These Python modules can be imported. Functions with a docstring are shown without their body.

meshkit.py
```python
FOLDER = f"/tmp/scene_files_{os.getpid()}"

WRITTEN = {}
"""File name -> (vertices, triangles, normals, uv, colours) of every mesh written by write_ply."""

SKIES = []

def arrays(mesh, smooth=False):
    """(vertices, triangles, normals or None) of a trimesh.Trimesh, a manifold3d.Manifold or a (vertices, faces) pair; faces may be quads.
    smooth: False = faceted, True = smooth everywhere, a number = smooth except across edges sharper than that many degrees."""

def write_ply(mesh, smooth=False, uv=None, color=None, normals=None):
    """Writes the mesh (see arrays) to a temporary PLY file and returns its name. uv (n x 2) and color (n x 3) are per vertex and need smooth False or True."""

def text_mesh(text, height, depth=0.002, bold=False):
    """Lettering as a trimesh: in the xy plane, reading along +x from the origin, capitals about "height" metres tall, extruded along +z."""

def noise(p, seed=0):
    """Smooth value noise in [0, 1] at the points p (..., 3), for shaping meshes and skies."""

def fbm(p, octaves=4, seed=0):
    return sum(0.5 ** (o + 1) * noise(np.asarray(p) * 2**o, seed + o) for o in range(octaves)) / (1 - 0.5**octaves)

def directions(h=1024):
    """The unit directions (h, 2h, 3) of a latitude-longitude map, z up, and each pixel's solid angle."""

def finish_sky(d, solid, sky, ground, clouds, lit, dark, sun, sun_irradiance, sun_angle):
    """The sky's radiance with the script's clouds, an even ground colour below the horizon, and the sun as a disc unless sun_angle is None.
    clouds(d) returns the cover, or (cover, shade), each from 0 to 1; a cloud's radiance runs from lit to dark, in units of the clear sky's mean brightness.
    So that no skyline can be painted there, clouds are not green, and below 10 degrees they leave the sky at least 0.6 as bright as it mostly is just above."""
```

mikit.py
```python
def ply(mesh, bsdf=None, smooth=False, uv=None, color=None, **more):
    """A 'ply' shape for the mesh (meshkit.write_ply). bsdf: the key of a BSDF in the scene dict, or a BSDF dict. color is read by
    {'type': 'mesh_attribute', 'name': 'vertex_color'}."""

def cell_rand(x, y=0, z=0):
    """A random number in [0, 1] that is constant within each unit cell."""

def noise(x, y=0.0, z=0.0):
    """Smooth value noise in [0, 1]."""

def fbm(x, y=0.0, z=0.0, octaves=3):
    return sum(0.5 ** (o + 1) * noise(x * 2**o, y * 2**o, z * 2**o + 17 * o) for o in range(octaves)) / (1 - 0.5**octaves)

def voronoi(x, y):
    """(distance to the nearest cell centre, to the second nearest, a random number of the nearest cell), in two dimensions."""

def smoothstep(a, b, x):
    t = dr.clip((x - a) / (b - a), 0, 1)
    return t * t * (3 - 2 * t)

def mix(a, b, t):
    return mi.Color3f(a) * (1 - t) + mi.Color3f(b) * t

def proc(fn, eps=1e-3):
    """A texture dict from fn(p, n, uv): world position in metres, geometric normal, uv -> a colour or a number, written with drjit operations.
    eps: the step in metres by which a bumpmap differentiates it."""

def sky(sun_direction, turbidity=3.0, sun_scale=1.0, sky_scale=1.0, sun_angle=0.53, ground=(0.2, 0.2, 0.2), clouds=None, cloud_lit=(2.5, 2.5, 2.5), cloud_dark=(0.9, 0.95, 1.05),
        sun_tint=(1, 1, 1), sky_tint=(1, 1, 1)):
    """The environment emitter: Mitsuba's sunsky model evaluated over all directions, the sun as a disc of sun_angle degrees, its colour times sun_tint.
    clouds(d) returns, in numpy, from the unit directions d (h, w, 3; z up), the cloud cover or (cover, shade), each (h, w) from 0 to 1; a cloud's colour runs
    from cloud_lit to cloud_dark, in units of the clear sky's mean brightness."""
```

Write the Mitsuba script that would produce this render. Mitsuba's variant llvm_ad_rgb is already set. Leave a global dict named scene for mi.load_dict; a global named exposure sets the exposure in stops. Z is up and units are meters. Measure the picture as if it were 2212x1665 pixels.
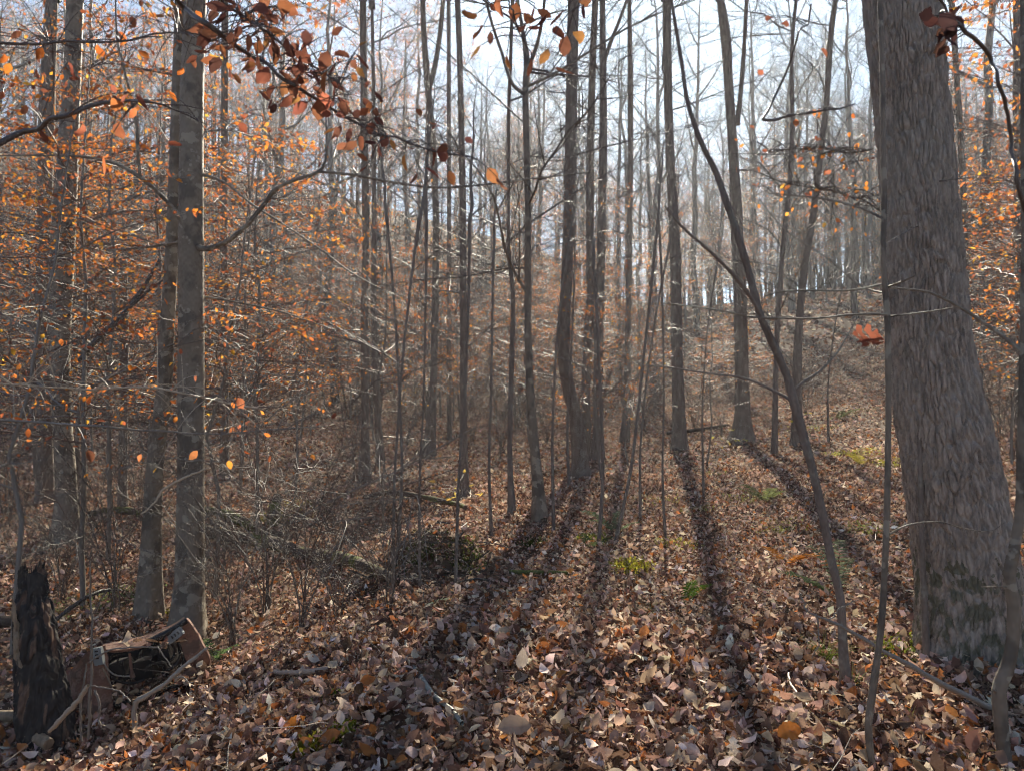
"""Late autumn woodland looking towards a low sun: leaf litter, bare trees, beech saplings that keep their orange leaves."""
import math
import numpy as np
import mitsuba as mi
import mikit, meshkit
from mikit import proc, noise, fbm, mix, smoothstep
from scipy.interpolate import PchipInterpolator

T = mi.ScalarTransform4f
scene, labels = {"type": "scene"}, {}
rng = np.random.default_rng(11)

# ------------------------------------------------------------------ camera, sky, haze, exposure
FOC, CU, CV = 1580.0, 1106.0, 832.5            # focal length and centre of the photograph (2212 x 1665)
PITCH = math.radians(2.0)
EYE = np.array([0.0, 0.0, 1.6])
FWD = np.array([0, math.cos(PITCH), math.sin(PITCH)])
UPV = np.array([0, -math.sin(PITCH), math.cos(PITCH)])
scene["camera"] = {
    "type": "thinlens", "fov": 2 * math.degrees(math.atan(CU / FOC)), "fov_axis": "x",
    "aperture_radius": 0.0016, "focus_distance": 8.0, "near_clip": 0.05, "far_clip": 2000.0,
    "to_world": T().look_at(origin=EYE.tolist(), target=(EYE + FWD).tolist(), up=UPV.tolist()),
    "medium": {"type": "ref", "id": "air"},
}
SUN_AZ, SUN_EL = math.radians(10.5), math.radians(34.0)
SUN = [math.sin(SUN_AZ) * math.cos(SUN_EL), math.cos(SUN_AZ) * math.cos(SUN_EL), math.sin(SUN_EL)]


def thin_cloud(d):
    p = np.stack([d[..., 0] / (d[..., 2] + 0.35), d[..., 1] / (d[..., 2] + 0.35), d[..., 2] * 0], -1)
    n = meshkit.fbm(p * np.array([2.2, 3.0, 1.0]) + 7.3, 4, 3)
    return np.clip((n - 0.48) * 1.8, 0, 0.4)


scene["sky"] = mikit.sky(SUN, turbidity=2.5, clouds=thin_cloud, cloud_lit=(1.5, 1.5, 1.5), cloud_dark=(1.2, 1.2, 1.2), sun_tint=(0.88, 1.0, 1.16), sky_scale=0.36, sky_tint=(0.92, 1.0, 1.10))
exposure = 3.85
scene["air"] = {"type": "homogeneous", "albedo": {"type": "rgb", "value": [0.90, 0.95, 1.0]}, "sigma_t": 0.0011, "phase": {"type": "hg", "g": 0.4}}


def at(u, v, y):
    """The world point that shows at (u, v) of the photograph and lies y metres ahead."""
    u, v = np.asarray(u, float), np.asarray(v, float)
    d = FWD + ((u - CU) / FOC)[..., None] * np.array([1.0, 0, 0]) - ((v - CV) / FOC)[..., None] * UPV
    return EYE + d * (np.asarray(y, float) / d[..., 1])[..., None]


# ------------------------------------------------------------------ terrain
def sstep(a, b, x):
    t = np.clip((x - a) / (b - a), 0, 1)
    return t * t * (3 - 2 * t)


SKY_A = np.array([-1.6, -0.75, -0.45, -0.2, 0.0, 0.12, 0.25, 0.5, 0.75, 1.6])
SKY_E = np.array([0.20, 0.29, 0.30, 0.27, 0.225, 0.19, 0.19, 0.25, 0.29, 0.24])
R_FAR = 88.0


def ground_h(x, y):
    x, y = np.asarray(x, float), np.asarray(y, float)
    r = np.hypot(x, y)
    h = 0.054 * np.clip(y, -12, 30)
    h = h - 0.50 * sstep(-0.6, -2.4, x) * sstep(14, 5, y)
    h = h + 0.235 * 1.3 * np.logaddexp(0, (x - 4.6) / 1.3) * sstep(-6, 4, y)
    h = h - 0.45 * np.exp(-(((x + 1.75) / 0.9) ** 2 + ((y - 9.3) / 1.1) ** 2))
    h = h + 0.34 * np.exp(-(((x + 0.66) / 0.46) ** 2 + ((y - 6.0) / 0.33) ** 2))
    a = x / np.maximum(y, 4.0)
    e = np.interp(a, SKY_A, SKY_E)
    ramp = np.clip((r - 24) / (R_FAR - 24), 0, 1.25)
    front = sstep(-10, 12, y)
    hill = np.maximum(e * R_FAR - h * 0.6, 0) * ramp ** 1.15 * front
    h = h + hill * np.where(x > 4.6, np.clip(1 - (x - 4.6) / 40, 0.35, 1), 1)
    p = np.stack([x * 0.55, y * 0.55, x * 0], -1)
    h = h + 0.16 * (meshkit.fbm(p + 31.7, 3, 5) - 0.5) + 0.07 * (meshkit.noise(p * 3.1 + 3.1, 8) - 0.5)
    return h


def ground_at(u, v):
    t = np.linspace(1.2, 120, 6000)
    p = at(np.full_like(t, u), np.full_like(t, v), t)
    hit = np.nonzero(p[:, 2] < ground_h(p[:, 0], p[:, 1]))[0]
    q = p[hit[0] if len(hit) else -1]
    return np.array([q[0], q[1], float(ground_h(q[0], q[1]))])


# ------------------------------------------------------------------ names
taken = {}


def numbered(name):
    n = taken.get(name, -1) + 1
    taken[name] = n
    return name if n == 0 else f"{name}_{n:03d}"


def thing(name, label, cat, group=None, kind=None):
    key = numbered(name)
    labels[key] = {"label": label, "category": cat}
    if group:
        labels[key]["group"] = group
    if kind:
        labels[key]["kind"] = kind
    return key


def part(parent, name, shape, label=None, kind=None):
    key = numbered(f"{parent}__{name}")
    scene[key] = shape
    if label or kind:
        labels[key] = {k: v for k, v in (("label", label), ("kind", kind)) if v}
    return key


# ------------------------------------------------------------------ materials
def rgb(c):
    return {"type": "rgb", "value": list(map(float, c))}


VC = {"type": "mesh_attribute", "name": "vertex_color"}


def principled(color, rough=0.8, bump=None, spec=0.5, scale=1.0, **more):
    b = {"type": "principled", "base_color": color, "roughness": rough, "specular": spec, **more}
    if bump is not None:
        b = {"type": "bumpmap", "arbitrary": bump, "scale": scale, "bsdf": b}
    return {"type": "twosided", "bsdf": b}


def bark_color(p, n, uv):
    g = noise(p.x * 38, p.y * 38, p.z * 9)
    f = noise(p.x * 140, p.y * 140, p.z * 60)
    li = smoothstep(0.55, 0.68, fbm(p.x * 17 + 4, p.y * 17, p.z * 12, 4))
    c = mix((0.085, 0.068, 0.056), (0.20, 0.165, 0.14), g * 0.6 + f * 0.4)
    return mix(c, (0.24, 0.25, 0.21), li * 0.55 * f)


def bark_bump(p, n, uv):
    return 0.010 * noise(p.x * 40, p.y * 40, p.z * 8) + 0.003 * noise(p.x * 150, p.y * 150, p.z * 70)


def beech_color(p, n, uv):
    g = fbm(p.x * 14, p.y * 14, p.z * 11)
    blot = smoothstep(0.48, 0.64, fbm(p.x * 9 + 9, p.y * 9, p.z * 6, 5))
    pale = smoothstep(0.60, 0.66, fbm(p.x * 15, p.y * 15 + 5, p.z * 13, 4))
    c = mix((0.105, 0.085, 0.063), (0.205, 0.167, 0.127), g * 0.6 + 0.4 * noise(p.x * 70, p.y * 70, p.z * 45))
    c = mix(c, (0.045, 0.037, 0.03), blot * 0.65)
    return mix(c, (0.29, 0.265, 0.21), pale * 0.6)


def beech_bump(p, n, uv):
    return 0.0025 * noise(p.x * 50, p.y * 50, p.z * 90) + 0.004 * noise(p.x * 18, p.y * 18, p.z * 15)


def ridged_color(p, n, uv):
    g = smoothstep(0.25, 0.75, fbm(p.x * 62, p.y * 62, p.z * 11, 3))
    f = noise(p.x * 190, p.y * 190, p.z * 70)
    w = noise(p.x * 7, p.y * 7 + 3, p.z * 3)
    c = mix((0.085, 0.068, 0.056), (0.38, 0.31, 0.255), g * 0.6 + f * 0.4)
    c = mix(c, (0.27, 0.255, 0.225), w * 0.5)
    edge = fbm(p.x * 26, p.y * 26, p.z * 15, 4)
    moss = smoothstep(0.42, 0.60, edge) * mi.Float(mi.Float(p.z) < 0.25 + 0.9 * edge)
    return mix(c, mix((0.020, 0.030, 0.010), (0.05, 0.065, 0.02), f), moss * 0.6)


def charred_color(p, n, uv):
    g = noise(p.x * 60, p.y * 60, p.z * 5)
    f = noise(p.x * 160, p.y * 160, p.z * 40)
    br = smoothstep(0.60, 0.70, noise(p.x * 28 + 2, p.y * 28, p.z * 2.6))
    c = mix((0.010, 0.009, 0.009), (0.035, 0.028, 0.025), g * 0.6 + f * 0.4)
    return mix(c, (0.15, 0.085, 0.055), br * 0.9 * (0.3 + 0.7 * f))


def deadwood_color(p, n, uv):
    g = noise(p.x * 70, p.y * 70, p.z * 9)
    f = noise(p.x * 200, p.y * 200, p.z * 60)
    return mix((0.09, 0.065, 0.045), (0.27, 0.20, 0.13), g * 0.6 + f * 0.4)


def log_color(p, n, uv):
    g = noise(p.x * 25, p.y * 25, p.z * 25)
    f = noise(p.x * 120, p.y * 120, p.z * 120)
    moss = smoothstep(0.52, 0.60, noise(p.x * 5 + 1, p.y * 5, p.z * 5) * 0.7 + f * 0.3)
    c = mix((0.045, 0.033, 0.026), (0.12, 0.09, 0.068), g * 0.5 + f * 0.5)
    return mix(c, mix((0.05, 0.07, 0.015), (0.13, 0.14, 0.03), f), moss * 0.8)


def rust_color(p, n, uv):
    g = fbm(p.x * 9, p.y * 9, p.z * 9)
    f = noise(p.x * 110, p.y * 110, p.z * 110)
    st = smoothstep(0.62, 0.68, noise(p.x * 30, p.y * 30, p.z * 12))
    c = mix((0.095, 0.045, 0.030), (0.23, 0.12, 0.082), g * 0.6 + f * 0.4)
    mud = smoothstep(0.50, 0.62, fbm(p.x * 15 + 3, p.y * 15, p.z * 15, 4))
    c = mix(c, (0.045, 0.034, 0.026), mud * 0.55)
    return mix(c, (0.28, 0.19, 0.145), st * 0.6 * f)


def soil_color(p, n, uv):
    g = fbm(p.x * 3, p.y * 3, p.z * 3)
    f = noise(p.x * 60, p.y * 60, p.z * 60)
    d = noise(p.x * 17, p.y * 17, p.z * 17)
    c = mix((0.055, 0.035, 0.024), (0.15, 0.095, 0.062), f * 0.6 + d * 0.4)
    return mix(c, (0.11, 0.075, 0.05), g * 0.4)


def soil_bump(p, n, uv):
    return 0.02 * noise(p.x * 25, p.y * 25, p.z * 25)


M = {}


def mat(name, d):
    scene["mat_" + name] = d
    M[name] = "mat_" + name


mat("bark", principled(proc(bark_color), 0.85, proc(bark_bump), 0.3))
mat("beech", principled(proc(beech_color), 0.62, proc(beech_bump), 0.4))
mat("ridged", principled(proc(ridged_color), 0.85, None, 0.3))
mat("twig", principled(VC, 0.5, None, 0.45))
mat("leaf", {"type": "principledthin", "base_color": VC, "roughness": 0.42, "eta": 1.4, "diff_trans": 1.1})
mat("litter", {"type": "principledthin", "base_color": VC, "roughness": 0.26, "eta": 1.65, "diff_trans": 0.45})
mat("green", {"type": "principledthin", "base_color": VC, "roughness": 0.4, "eta": 1.4, "diff_trans": 0.9})
mat("charred", principled(proc(charred_color), 0.8, None, 0.3))
mat("deadwood", principled(proc(deadwood_color), 0.75, None, 0.4))
mat("log", principled(proc(log_color), 0.9, proc(bark_bump), 0.25))
mat("rust", principled(proc(rust_color), 0.7, None, 0.4))
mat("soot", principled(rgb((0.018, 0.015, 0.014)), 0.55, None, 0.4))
mat("metal", principled(VC, 0.45, None, 0.6))
mat("soil", principled(proc(soil_color), 0.95, proc(soil_bump, 4e-3), 0.2))

# ------------------------------------------------------------------ geometry helpers
def unit(v):
    return v / (np.linalg.norm(v, axis=-1, keepdims=True) + 1e-12)


def tubes(P, R, s):
    """n polylines of k points as tubes with s sides: P (n, k, 3), R (n, k)."""
    P, R = np.asarray(P, float), np.asarray(R, float)
    n, k = P.shape[:2]
    t = unit(np.gradient(P, axis=1))
    d = unit(P[:, -1] - P[:, 0])
    ref = np.where(np.abs(d[:, 2:3]) < 0.8, [0, 0, 1.0], [1.0, 0, 0])[:, None]
    a = unit(np.cross(t, ref))
    b = np.cross(t, a)
    ang = np.arange(s) * 2 * np.pi / s + 0.5
    V = P[:, :, None] + R[:, :, None, None] * (np.cos(ang)[:, None] * a[:, :, None] + np.sin(ang)[:, None] * b[:, :, None])
    i, j = np.meshgrid(np.arange(k - 1), np.arange(s), indexing="ij")
    q = np.stack([i * s + j, i * s + (j + 1) % s, (i + 1) * s + (j + 1) % s, (i + 1) * s + j], -1).reshape(-1, 4)
    f = np.vstack([q[:, [0, 1, 2]], q[:, [0, 2, 3]]])
    F = (f[None] + (np.arange(n) * k * s)[:, None, None]).reshape(-1, 3)
    return V.reshape(-1, 3), F


class Geo:
    def __init__(self):
        self.V, self.F, self.C, self.n = [], [], [], 0

    def add(self, V, F, color=None):
        V = np.asarray(V, float)
        if len(V) == 0:
            return self
        self.V.append(V)
        self.F.append(np.asarray(F) + self.n)
        self.n += len(V)
        if color is not None:
            self.C.append(np.broadcast_to(np.asarray(color, float), (len(V), 3)))
        return self

    def ply(self, bsdf, smooth=True, **more):
        c = np.vstack(self.C) if self.C else None
        return mikit.ply((np.vstack(self.V), np.vstack(self.F)), bsdf, smooth=smooth, color=c, **more)


def path(pts, n):
    """A smooth curve through pts, resampled to n points."""
    pts = np.asarray(pts, float)
    s = np.concatenate([[0], np.cumsum(np.linalg.norm(np.diff(pts[:, :3], axis=0), axis=1))])
    return PchipInterpolator(s, pts, axis=0)(np.linspace(0, s[-1], n))


def rot_to(d, up=(0, 0, 1.0), roll=0.0):
    """Rotation that takes +x to d and keeps +z as near to up as it can."""
    d = unit(np.asarray(d, float))
    y = np.cross(up, d)
    y = unit(y) if np.linalg.norm(y) > 1e-3 else np.array([0, 1.0, 0])
    z = np.cross(d, y)
    c, s = math.cos(roll), math.sin(roll)
    return np.stack([d, c * y + s * z, -s * y + c * z], 1)


def trunk(P, R, sides=16, step=0.09, rough=0.05, flare=0.5, seed=0, lobes=4, ridge=0.0, flare_h=0.28, knots=0.0, plates=0.0):
    """A trunk or log along P with radii R; flare widens the foot, rough and ridge carve the bark."""
    q = np.column_stack([P, R])
    length = np.linalg.norm(np.diff(q[:, :3], axis=0), axis=1).sum()
    n = max(6, int(length / step))
    q = path(q, n)
    C, r = q[:, :3], q[:, 3]
    s = np.linspace(0, length, n)
    t = unit(np.gradient(C, axis=0))
    ref = np.array([1.0, 0, 0]) if abs(unit(C[-1] - C[0])[0]) < 0.8 else np.array([0, 0, 1.0])
    a = unit(ref - (t @ ref)[:, None] * t)
    b = np.cross(t, a)
    ang = np.arange(sides) * 2 * np.pi / sides
    ph = (seed * 1.37) % 6.28
    rad = r[:, None] * (1 + flare * np.exp(-np.maximum(s - 0.3, 0) / flare_h)[:, None] * (0.75 + 0.45 * np.cos(lobes * ang + ph)[None]))
    dirs = np.cos(ang)[None, :, None] * a[:, None] + np.sin(ang)[None, :, None] * b[:, None]
    pts = C[:, None] + rad[..., None] * dirs
    low = meshkit.fbm(pts * np.array([4, 4, 1.6]) + seed, 2, seed) - 0.5
    rad = rad * (1 + rough * 2 * low)
    if knots:
        rad = rad * (1 + knots * (meshkit.fbm(np.stack([s * 13 + seed, s * 0, s * 0], -1), 3, seed) - 0.42)[:, None] * 2 + knots * 0.9 * (meshkit.noise(pts * 26.0 + seed, seed + 1) - 0.5))
    if plates:
        from scipy.spatial import cKDTree
        rr = np.random.default_rng(seed)
        circ = 2 * np.pi * float(np.median(r))
        U = np.broadcast_to(ang / (2 * np.pi) * circ, rad.shape)
        W = np.broadcast_to(s[:, None], rad.shape)
        sx, sz = 0.019, 0.11
        gu, gw = np.meshgrid(np.arange(int(circ / sx)), np.arange(int(length / sz) + 2), indexing="ij")
        cu = ((gu + 0.5 * (gw % 2) + rr.uniform(-0.42, 0.42, gu.shape)) / int(circ / sx)).ravel()
        cw = ((gw + rr.uniform(-0.48, 0.48, gw.shape)) * sz).ravel()
        hgt = rr.uniform(-1, 1, len(cu))
        tilt = rr.normal(0, 1, (len(cu), 2))
        pts3 = np.concatenate([np.stack([(cu + k_) * circ / sx, cw / sz], -1) for k_ in (-1, 0, 1)])
        warp = (meshkit.fbm(pts * np.array([22, 22, 9.0]) + seed, 3, seed + 2) - 0.5) * 2.2
        warp2 = (meshkit.fbm(pts * np.array([22, 22, 9.0]) + seed + 50, 3, seed + 4) - 0.5) * 1.1
        q2 = np.stack([(U / sx + warp).ravel(), (W / sz + warp2).ravel()], -1)
        dd, ii = cKDTree(pts3).query(q2, k=2)
        c_ = ii[:, 0] % len(cu)
        off = q2 - pts3[ii[:, 0]]
        edge = sstep(0.0, 0.34, dd[:, 1] - dd[:, 0])
        h_ = (edge - 1.0) + edge * (0.30 * hgt[c_] + 0.22 * (off * tilt[c_]).sum(-1))
        fine = meshkit.fbm(pts * np.array([70, 70, 30.0]), 2, seed + 9) - 0.5
        rad = rad + plates * (h_.reshape(rad.shape) + 0.55 * fine)
    if ridge:
        w = meshkit.noise(pts * np.array([5, 5, 2.0]), seed + 3)[..., None]
        f = meshkit.fbm((pts + 0.05 * w) * np.array([30, 30, 6.5]) + seed, 2, seed + 5)
        furrow = 1 - sstep(0.0, 0.34, np.abs(f - 0.5) * 2)
        g = meshkit.noise(pts * np.array([60, 60, 34.0]), seed + 9)
        rad = rad + ridge * (-1.0 * furrow + 0.55 * (g - 0.5))
    pts = C[:, None] + rad[..., None] * dirs
    i, j = np.meshgrid(np.arange(n - 1), np.arange(sides), indexing="ij")
    k = (j + 1) % sides
    F = np.stack([i * sides + j, i * sides + k, (i + 1) * sides + k, (i + 1) * sides + j], -1).reshape(-1, 4)
    V = pts.reshape(-1, 3)
    cap = len(V)
    V = np.vstack([V, C[0], C[-1]])
    jj = np.arange(sides)
    F = np.vstack([F[:, [0, 1, 2]], F[:, [0, 2, 3]], np.stack([jj * 0 + cap, (jj + 1) % sides, jj], 1),
                   np.stack([jj * 0 + cap + 1, (n - 1) * sides + jj, (n - 1) * sides + (jj + 1) % sides], 1)])
    return V, F


# --- leaves
def leaf_template(ts, ws, fold, bend, twist=0.0, wave=0.0):
    """A leaf of length 1 along +x with half widths ws at ts; fold lifts the edges, bend curls the blade."""
    V, n = [[0, 0, 0]], len(ts)
    for t, w in zip(ts, ws):
        for side in (-1, 0, 1):
            V.append([t, side * w, abs(side) * w * fold + wave * math.sin(9 * t + side)])
    V.append([1, 0, 0])
    V = np.array(V, float)
    if twist:
        a = twist * V[:, 0]
        V[:, 1], V[:, 2] = V[:, 1] * np.cos(a) - V[:, 2] * np.sin(a), V[:, 1] * np.sin(a) + V[:, 2] * np.cos(a)
    if abs(bend) > 1e-3:
        r, a = 1 / bend, V[:, 0] * bend
        V = np.stack([np.sin(a) * (r - V[:, 2]), V[:, 1], r - np.cos(a) * (r - V[:, 2])], 1)
    F = [[0, 2, 1], [0, 3, 2]]
    for i in range(n - 1):
        o, p = 1 + 3 * i, 4 + 3 * i
        F += [[o, o + 1, p + 1], [o, p + 1, p], [o + 1, o + 2, p + 2], [o + 1, p + 2, p + 1]]
    o, e = 1 + 3 * (n - 1), len(V) - 1
    F += [[o, o + 1, e], [o + 1, o + 2, e]]
    return V, np.array(F)


def oval(t, w=0.28, k=0.85):
    return w * np.sin(np.pi * np.asarray(t) ** k) ** 0.9


OAK_T = np.array([0.10, 0.20, 0.30, 0.40, 0.50, 0.60, 0.70, 0.80, 0.90])
OAK_W = np.array([0.05, 0.20, 0.08, 0.31, 0.10, 0.34, 0.12, 0.22, 0.08])


def leaf_set(r, n, sections, oak=0.25, curl=1.0, fold=(-0.35, 0.6)):
    out = []
    for i in range(n):
        f, b, tw = r.uniform(*fold), r.uniform(-1.6, 2.6) * curl, r.normal(0, 0.8) * curl
        if r.random() < oak and sections >= 5:
            out.append(leaf_template(OAK_T, OAK_W, f, b, tw, 0.03 * curl))
        else:
            ts = (np.arange(sections) + 1) / (sections + 1)
            ser = 1 + 0.09 * (np.arange(sections) % 2 * 2 - 1) if sections >= 7 else 1
            out.append(leaf_template(ts, oval(ts, r.uniform(0.22, 0.33), r.uniform(0.75, 1.0)) * ser, f, b, tw, 0.02 * curl))
    return out


LEAF_HI = leaf_set(np.random.default_rng(1), 26, 3, 0.0) + leaf_set(np.random.default_rng(31), 4, 5, 1.0)
LEAF_MID = leaf_set(np.random.default_rng(2), 16, 1, 0.0, 1.0, (-0.7, 0.9))
LEAF_LOW = leaf_set(np.random.default_rng(3), 10, 1, 0.0, 0.7)
HANG_HI = leaf_set(np.random.default_rng(4), 10, 7, 0.0, 0.6, (0.0, 0.5))
HANG_MID = leaf_set(np.random.default_rng(5), 8, 2, 0.0, 0.5, (0.05, 0.45))
HANG_LOW = leaf_set(np.random.default_rng(6), 6, 1, 0.0, 0.3, (0.05, 0.4))


def rots(x, z):
    """Rotations (n, 3, 3) with columns x, y, z from directions x and rough normals z."""
    x = unit(x)
    y = unit(np.cross(z, x))
    return np.stack([x, y, np.cross(x, y)], -1)


def put_leaves(geo, r, temps, pos, Rm, size, color, vary=0.12):
    pick = r.integers(0, len(temps), len(pos))
    for i, (tv, tf) in enumerate(temps):
        m = pick == i
        if not m.any():
            continue
        V = pos[m][:, None] + size[m][:, None, None] * np.einsum("nij,kj->nki", Rm[m], tv)
        F = (tf[None] + (np.arange(m.sum()) * len(tv))[:, None, None]).reshape(-1, 3)
        c = color[m][:, None] * (1 + vary * r.normal(size=(m.sum(), len(tv), 1)))
        geo.add(V.reshape(-1, 3), F, np.clip(c, 0.004, 0.9).reshape(-1, 3))


def palette(r, n, cols, weights, jitter=0.18):
    cols = np.array(cols, float)
    c = cols[r.choice(len(cols), n, p=np.array(weights) / np.sum(weights))]
    return c * np.exp(r.normal(0, jitter, (n, 1))) * np.exp(r.normal(0, 0.05, (n, 3)))


ORANGE = ([(0.62, 0.225, 0.040), (0.50, 0.15, 0.035), (0.33, 0.105, 0.045), (0.70, 0.36, 0.05), (0.24, 0.085, 0.05)], [4, 4, 3, 1.2, 2])
RUSSET = ([(0.30, 0.10, 0.055), (0.22, 0.075, 0.045), (0.42, 0.16, 0.06), (0.36, 0.12, 0.05)], [3, 3, 1.5, 2])
LITTER = ([(0.44, 0.31, 0.235), (0.34, 0.215, 0.155), (0.20, 0.11, 0.075), (0.54, 0.42, 0.33), (0.36, 0.14, 0.05), (0.66, 0.54, 0.45), (0.10, 0.06, 0.043)], [3.6, 3.8, 3.8, 2.4, 1.6, 1.5, 3.4])
TWIG_GREY, TWIG_DARK, TWIG_PALE, TWIG_RED = (0.14, 0.12, 0.10), (0.075, 0.058, 0.048), (0.30, 0.25, 0.19), (0.125, 0.082, 0.062)


# --- branch sprays
def along(M, t):
    """Points and tangents at parameters t (m,) of the curves M (n, k, 3), as (n, m, 3)."""
    k = M.shape[1] - 1
    x = np.clip(np.asarray(t) * k, 0, k - 1e-6)
    i = x.astype(int)
    f = (x - i)[None, :, None]
    return M[:, i] * (1 - f) + M[:, i + 1] * f, unit(M[:, i + 1] - M[:, i])


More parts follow.
